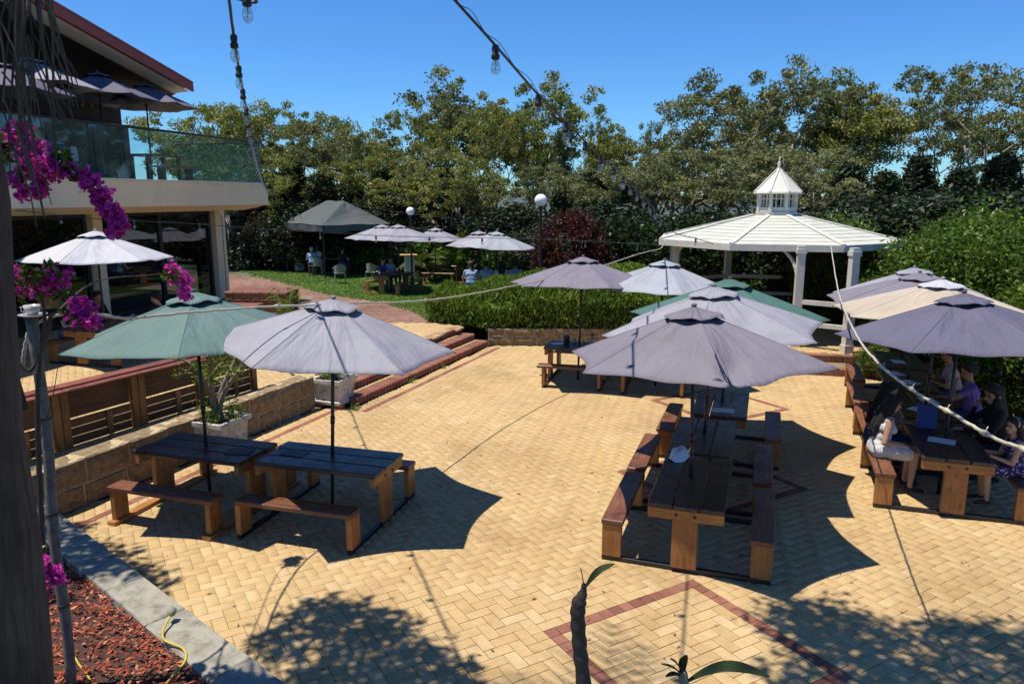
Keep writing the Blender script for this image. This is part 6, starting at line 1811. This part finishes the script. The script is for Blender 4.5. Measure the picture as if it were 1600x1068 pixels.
# small weeds by the planter and step ends
def tuft(loc, seed, label):
    r = np.random.default_rng(seed); P = r.normal(0, .05, (60, 3)); P[:, 2] = np.abs(P[:, 2]) + .02
    V, Q, tt = leaf_arrays(P, .06, .02, (0, 0, .6), .6, r, r.normal(.5, .2, 60)); o = link('weed', np_mesh('weed', V, Q, M['hedge'], tt), None, loc); tag(o, label, 'weed', 'weeds in the paving joints')
tuft((-2.78, 12.62, .0), 1, 'small weed tuft between the planter and the lowest step'); tuft((-2.05, 14.62, 0), 2, 'small weed tuft part way along the lowest step'); tuft((-1.55, 15.9, 0), 3, 'weed tuft farther along the lowest step')

# ------------------------------------------------------------------ foreground: palm, bougainvillea, frangipani, shade tree
pt_base = Vector((-2.545, 3.0, .2))
palm = empty('palm_tree', pt_base, 0, 'dark fibrous palm trunk at the left frame edge with dead fronds hanging from above', 'palm tree')
pts = []; rad = []
for k in range(15):
    z = k * .5; w = .055 * z
    pts.append((w + .01 * math.sin(k), 0, z)); rad.append(.36 - .012 * k + .014 * math.sin(k * 2.1))
mb = MB(); mb.tube(pts, rad, 26)
r_ = random.Random(1)
mb.v = [(x + r_.uniform(-.006, .006), y + r_.uniform(-.006, .006), z + r_.uniform(-.01, .01)) for x, y, z in mb.v]
mb.build('trunk', M['palmtrunk'], palm, smooth=True)
# dead fronds hanging into the frame
for k in range(15):
    px = r_.uniform(-10, 88); D = r_.uniform(2.6, 3.2); y1 = r_.uniform(60, 300) if px > 20 else r_.uniform(30, 200)
    a_ = at(px * .6 + r_.uniform(-10, 20), -90, D); b_ = at(px + r_.uniform(-6, 14), y1, D + r_.uniform(-.1, .1))
    m1 = a_.lerp(b_, .4) + Vector((r_.uniform(-.03, .03), 0, 0)); m2 = a_.lerp(b_, .75) + Vector((r_.uniform(-.02, .02), 0, 0))
    mb = MB(); mb.tube([p - pt_base for p in smooth_path([a_, m1, m2, b_], 4)], [.007 - .0004 * i for i in range(13)], 5)
    for q in range(3):
        s0_ = m1.lerp(b_, r_.random()); e_ = s0_ + Vector((r_.uniform(-.02, .10), r_.uniform(-.05, .05), r_.uniform(-.35, -.12))); mb.tube([s0_ - pt_base, s0_.lerp(e_, .5) - pt_base + Vector((.012, 0, 0)), e_ - pt_base], [.004, .003, .002], 4)
    mb.build('dead_frond', M['straw'], palm)
# palm crown above the frame (it throws the dappled shade at lower left)
V = []; Q = []; T = []; crown_c = pt_base + Vector((.2, 0, 7.3))
for k in range(34):
    a = 6.28 * k / 34 + r_.uniform(-.1, .1); el = r_.uniform(-.15, .9); d = Vector((math.cos(a) * math.cos(el), math.sin(a) * math.cos(el), math.sin(el))); p = crown_c.copy(); L = r_.uniform(2.2, 3.1); m = 22
    for i in range(m):
        p = p + d * (L / m); d = (d + Vector((0, 0, -.055))).normalized(); s_ = Vector((-math.sin(a), math.cos(a), 0)); ll = .75 * math.sin(math.pi * (i + 1.5) / (m + 2)) + .05
        for sg in (-1, 1):
            e = p + (s_ * sg + d * .8 + Vector((0, 0, -.35))).normalized() * ll; w = d * .022; b = len(V)
            V += [p - w, p + w, e + w * .1, e - w * .1]; Q.append((b, b + 1, b + 2, b + 3)); T.append(r_.random())
V = [v - pt_base for v in V]
link('crown', np_mesh('crown', V, Q, M['palmleaf'], T), palm)

# bougainvillea
bo = empty('bougainvillea', (-3.7, 4.55, .25), 0, 'bougainvillea with magenta flowers arching out from behind the palm trunk', 'climbing shrub')
ob = Vector((-3.7, 4.55, .25))
rb = np.random.default_rng(17)
def bough(pts, rad, fl, name='branch'):
    sp = smooth_path(pts, 8)
    MB().tube([p - ob for p in sp], [rad * (1 - .7 * i / len(sp)) for i in range(len(sp))], 6).build(name, M['twig'], bo, smooth=True)
    return sp
D_ = 4.6
b1_ = bough([at(-60, 330, D_), at(-10, 235, D_), at(30, 226, D_), at(75, 245, D_), at(125, 275, D_), at(160, 310, D_), at(185, 345, D_), at(196, 366, D_)], .014, 0)
b2_ = bough([at(-40, 300, D_), at(20, 268, D_), at(40, 290, D_), at(60, 306, D_)], .007, 0)
b3_ = bough([ob + Vector((.5, 0, 0)), at(60, 700, 4.6), at(62, 560, 4.6), at(70, 500, 4.6), at(60, 450, 4.6), at(40, 430, 4.6)], .022, 0)
b4_ = bough([at(60, 560, 4.6), at(76, 515, 4.55), at(80, 490, 4.55), at(110, 490, 4.5), at(150, 484, 4.5)], .012, 0)
b5_ = bough([at(40, 640, 4.7), at(20, 560, 4.7), at(48, 578, 4.7), at(76, 520, 4.7), at(80, 494, 4.7)], .02, 0)
b6_ = bough([at(80, 494, 4.7), at(150, 440, 5.6), at(230, 430, 6.6), at(262, 430, 6.9), at(283, 455, 7.0)], .008, 0)
b7_ = bough([at(20, 860, 4.5), at(50, 868, 4.5), at(72, 880, 4.5), at(80, 905, 4.5)], .008, 0)
def blooms(sp, lo, hi, n, rad, sz=.036, leafs=.26):
    k = [sp[int(i)] for i in np.linspace(lo * (len(sp) - 1), hi * (len(sp) - 1), n)]
    cen = np.array([tuple(p - ob) for p in k]) + rb.normal(0, rad * .5, (n, 3))
    P = clump_points(cen, np.full((n, 3), rad * .62), 34, rb, .3)
    nl = int(len(P) * leafs); lf_ = P[:nl]; bl__ = P[nl:]
    # three bracts around each flower
    C = np.repeat(bl__, 3, 0) + rb.normal(0, .011, (len(bl__) * 3, 3))
    V, Q, t = leaf_arrays(C, sz, sz * .8, (0, -.2, .2), .9, rb, np.repeat(rb.normal(.5, .22, len(bl__)), 3) + rb.normal(0, .1, len(C)))
    o = link('flower_cluster', np_mesh('flower_cluster', V, Q, M['bract'], t), bo); o['kind'] = 'stuff'
    V, Q, t = leaf_arrays(lf_, .06, .032, (0, 0, 0), 1, rb, rb.normal(.45, .2, len(lf_))); o = link('leaf', np_mesh('leaf', V, Q, M['citrus'], t), bo); o['kind'] = 'stuff'
blooms(b1_, .15, .48, 18, .10); blooms(b1_, .45, .97, 22, .058); blooms(b2_, .5, 1.0, 6, .07); blooms(b3_, .80, 1.0, 14, .14, .036, .5); blooms(b4_, .72, 1.0, 7, .08); blooms(b6_, .78, 1.0, 8, .10, .042); blooms(b7_, .4, 1.0, 6, .07)
tw = bough([at(62, 690, 4.5), at(82, 620, 4.5), at(92, 560, 4.5), at(93, 540, 4.5)], .004, 0, 'twig'); tw = bough([at(84, 640, 4.5), at(105, 612, 4.5), at(128, 603, 4.5)], .003, 0, 'twig')
# green leaf on the stem
def big_leaf(parent, origin, p0, p1, width, droop, mat, name='leaf', up=Vector((0, 0, 1)), fold=.25):
    p0, p1 = Vector(p0), Vector(p1); d = p1 - p0; s_ = d.cross(up).normalized(); u_ = s_.cross(d).normalized(); V = []; Fc = []; n = 12
    for i in range(n + 1):
        t = i / n; c = p0 + d * t + u_ * (droop * math.sin(math.pi * t)); w = width * (math.sin(math.pi * min(1, t * .93 + .04)) ** .75) * (.65 + .5 * t if t < .7 else 1.0)
        if i == n: w = .001
        V += [c - s_ * w + u_ * w * fold, c - s_ * w * .5 + u_ * w * fold * .35, c, c + s_ * w * .5 + u_ * w * fold * .35, c + s_ * w + u_ * w * fold]
        if i:
            for q in range(4): Fc.append(((i - 1) * 5 + q, (i - 1) * 5 + q + 1, i * 5 + q + 1, i * 5 + q))
    me = np_mesh(name, [v - origin for v in V], Fc, mat, [.35 + .1 * (k % 4) for k in range(len(Fc))], True)
    o = link(name, me, parent); md = o.modifiers.new('thick', 'SOLIDIFY'); md.thickness = .0012; return o
# frangipani in front of the lens
fr_b = Vector((.12, 1.5, .25)); fr = empty('frangipani', fr_b, 0, 'dark bare frangipani stem with one curling leaf near the bottom centre', 'shrub')
sp = smooth_path([fr_b, at(930, 1250, 1.48), at(912, 1068, 1.5), at(905, 1000, 1.5), at(903, 950, 1.5), at(911, 925, 1.5), at(913, 912, 1.5)], 7)
rdl = [.0165 if i < len(sp) * .72 else max(.0065, .0145 - .0013 * (i - len(sp) * .72)) for i in range(len(sp))]
rdl = [r0_ * (1 + .10 * math.sin(i * 1.9)) for i, r0_ in enumerate(rdl)]
MB().tube([p - fr_b for p in sp], rdl, 12).build('stem', M['twig'], fr, smooth=True)
big_leaf(fr, fr_b, at(914, 918, 1.5), at(960, 880, 1.52), .013, .010, M['frangi'])
big_leaf(fr, fr_b, at(912, 925, 1.5), at(907, 886, 1.5), .005, .002, M['frangi'])
f2 = Vector((.30, 1.42, .25)); fr2 = empty('frangipani', f2, 0, 'young frangipani shoot with broad dark leaves at the bottom right of centre', 'shrub')
sp = smooth_path([f2, at(1075, 1300, 1.4), at(1072, 1120, 1.42), at(1068, 1060, 1.43), at(1066, 1048, 1.43)], 6)
MB().tube([p - f2 for p in sp], [.016 - .0003 * i for i in range(len(sp))], 10).build('stem', M['twig_pale'], fr2, smooth=True)
big_leaf(fr2, f2, at(1070, 1066, 1.43), at(1203, 1056, 1.40), .021, .028, M['frangi'])
for x, y, w in ((1047, 1028, .010), (1072, 1022, .011), (1033, 1036, .006), (1040, 1056, .008)): big_leaf(fr2, f2, at(1067, 1056, 1.43), at(x, y, 1.42), w, .006, M['frangi'])
# shade tree behind and above the camera
stb = Vector((5.4, -2.0, 0)); sh = empty('shade_tree', stb, 0, 'tree overhead, outside the frame, whose shade dapples the paving at lower right', 'tree')
mb = MB(); tips = []
mb.tube([(0, 0, 0), (-.1, .2, 2), (-.5, 1.2, 4.4), (-1.4, 3.0, 5.9)], [.22, .18, .14, .10], 10)
rs = random.Random(12); rn = np.random.default_rng(12)
def shade_pt(px, py, z):
    q = g(px, py); return Vector((q.x - .30 * z, q.y - .03 * z, z))
for px, py in ((1245, 955), (1225, 975), (1262, 965), (1290, 990), (1255, 1000), (1310, 960), (1345, 985), (1320, 1020), (1370, 1000), (1400, 1040), (1365, 1050), (1440, 1000), (1480, 985), (1500, 1030), (1450, 1060), (1540, 990), (1570, 1020), (1600, 1000), (1590, 1060), (1530, 1068), (1630, 1040), (1410, 1075), (1660, 1010), (1280, 1040), (1330, 1075), (1235, 1060)):
    z = rs.uniform(5.9, 6.7); q = shade_pt(px, py, z); tips.append(q)
for q in tips:
    b = Vector((-1.4, 3.0, 5.9)); e = q - stb; mb.tube([b, b.lerp(e, .5) + Vector((0, 0, .3)), e], [.05, .03, .012], 5)
mb.build('trunk', M['bark'], sh, smooth=True)
P = clump_points(np.array([tuple(q - stb) for q in tips]), np.full((len(tips), 3), .36) * np.array([[1, 1, .5]]), 130, rn, .1)
V_, Q_, t_ = leaf_arrays(P, .17, .055, (0, 0, -.2), .8, rn, rn.normal(.4, .2, len(P))); link('crown', np_mesh('crown', V_, Q_, M['darkleaf'], t_), sh)
# second overhead branch, lower left shade
sh2b = Vector((-4.0, -1.8, 0)); sh2 = empty('shade_tree', sh2b, 0, 'tree overhead, outside the frame, whose shade falls on the paving at bottom left of centre', 'tree')
mb = MB(); tips = []
mb.tube([(0, 0, 0), (.1, .3, 2.2), (.4, 1.6, 4.6), (1.2, 3.4, 6.0)], [.2, .16, .12, .08], 10)
for px, py in ((430, 985), (470, 960), (505, 950), (545, 955), (585, 968), (615, 985), (500, 985), (545, 1000), (590, 1005), (635, 1015), (665, 1030), (700, 1050), (460, 1015), (510, 1030), (560, 1040), (610, 1050), (650, 1068), (480, 1060), (540, 1075), (720, 1075), (600, 1085), (410, 1010), (520, 968), (565, 985)):
    z = rs.uniform(5.6, 6.3); tips.append(shade_pt(px, py, z))
for q in tips:
    b = Vector((1.2, 3.4, 6.0)); e = q - sh2b; mb.tube([b, b.lerp(e, .5) + Vector((0, 0, .3)), e], [.05, .03, .012], 5)
mb.build('trunk', M['bark'], sh2, smooth=True)
P = clump_points(np.array([tuple(q - sh2b) for q in tips]), np.full((len(tips), 3), .27) * np.array([[1, 1, .5]]), 90, rn, .1)
V_, Q_, t_ = leaf_arrays(P, .17, .055, (0, 0, -.2), .8, rn, rn.normal(.4, .2, len(P))); link('crown', np_mesh('crown', V_, Q_, M['darkleaf'], t_), sh2)
# third overhead tree, shading the far kerb and the bed
sh3b = Vector((-7.4, 4.2, .2)); sh3 = empty('shade_tree', sh3b, 0, 'tree outside the left frame edge whose shade covers the far kerb stones', 'tree')
mb = MB(); tips = []
mb.tube([(0, 0, 0), (.1, .3, 2.2), (0, 1.2, 4.6), (.3, 2.0, 5.6)], [.2, .16, .12, .08], 10)
for px, py in [(x_ - 48, y_ - 8) for x_, y_ in ((80, 800), (110, 810), (150, 840), (130, 860), (180, 870), (220, 880), (90, 840), (110, 890), (150, 905), (200, 905), (240, 900), (260, 915), (100, 930), (140, 940), (180, 945), (60, 870), (50, 830), (270, 935), (215, 935), (120, 985))]:
    z = rs.uniform(5.6, 6.2); tips.append(shade_pt(px, py, z))
for q in tips:
    b = Vector((.3, 2.0, 5.6)); e = q - sh3b; mb.tube([b, b.lerp(e, .5) + Vector((0, 0, .3)), e], [.05, .03, .012], 5)
mb.build('trunk', M['bark'], sh3, smooth=True)
P = clump_points(np.array([tuple(q - sh3b) for q in tips]), np.full((len(tips), 3), .32) * np.array([[1, 1, .5]]), 130, rn, .1)
V_, Q_, t_ = leaf_arrays(P, .17, .06, (0, 0, -.2), .8, rn, rn.normal(.4, .2, len(P))); link('crown', np_mesh('crown', V_, Q_, M['darkleaf'], t_), sh3)
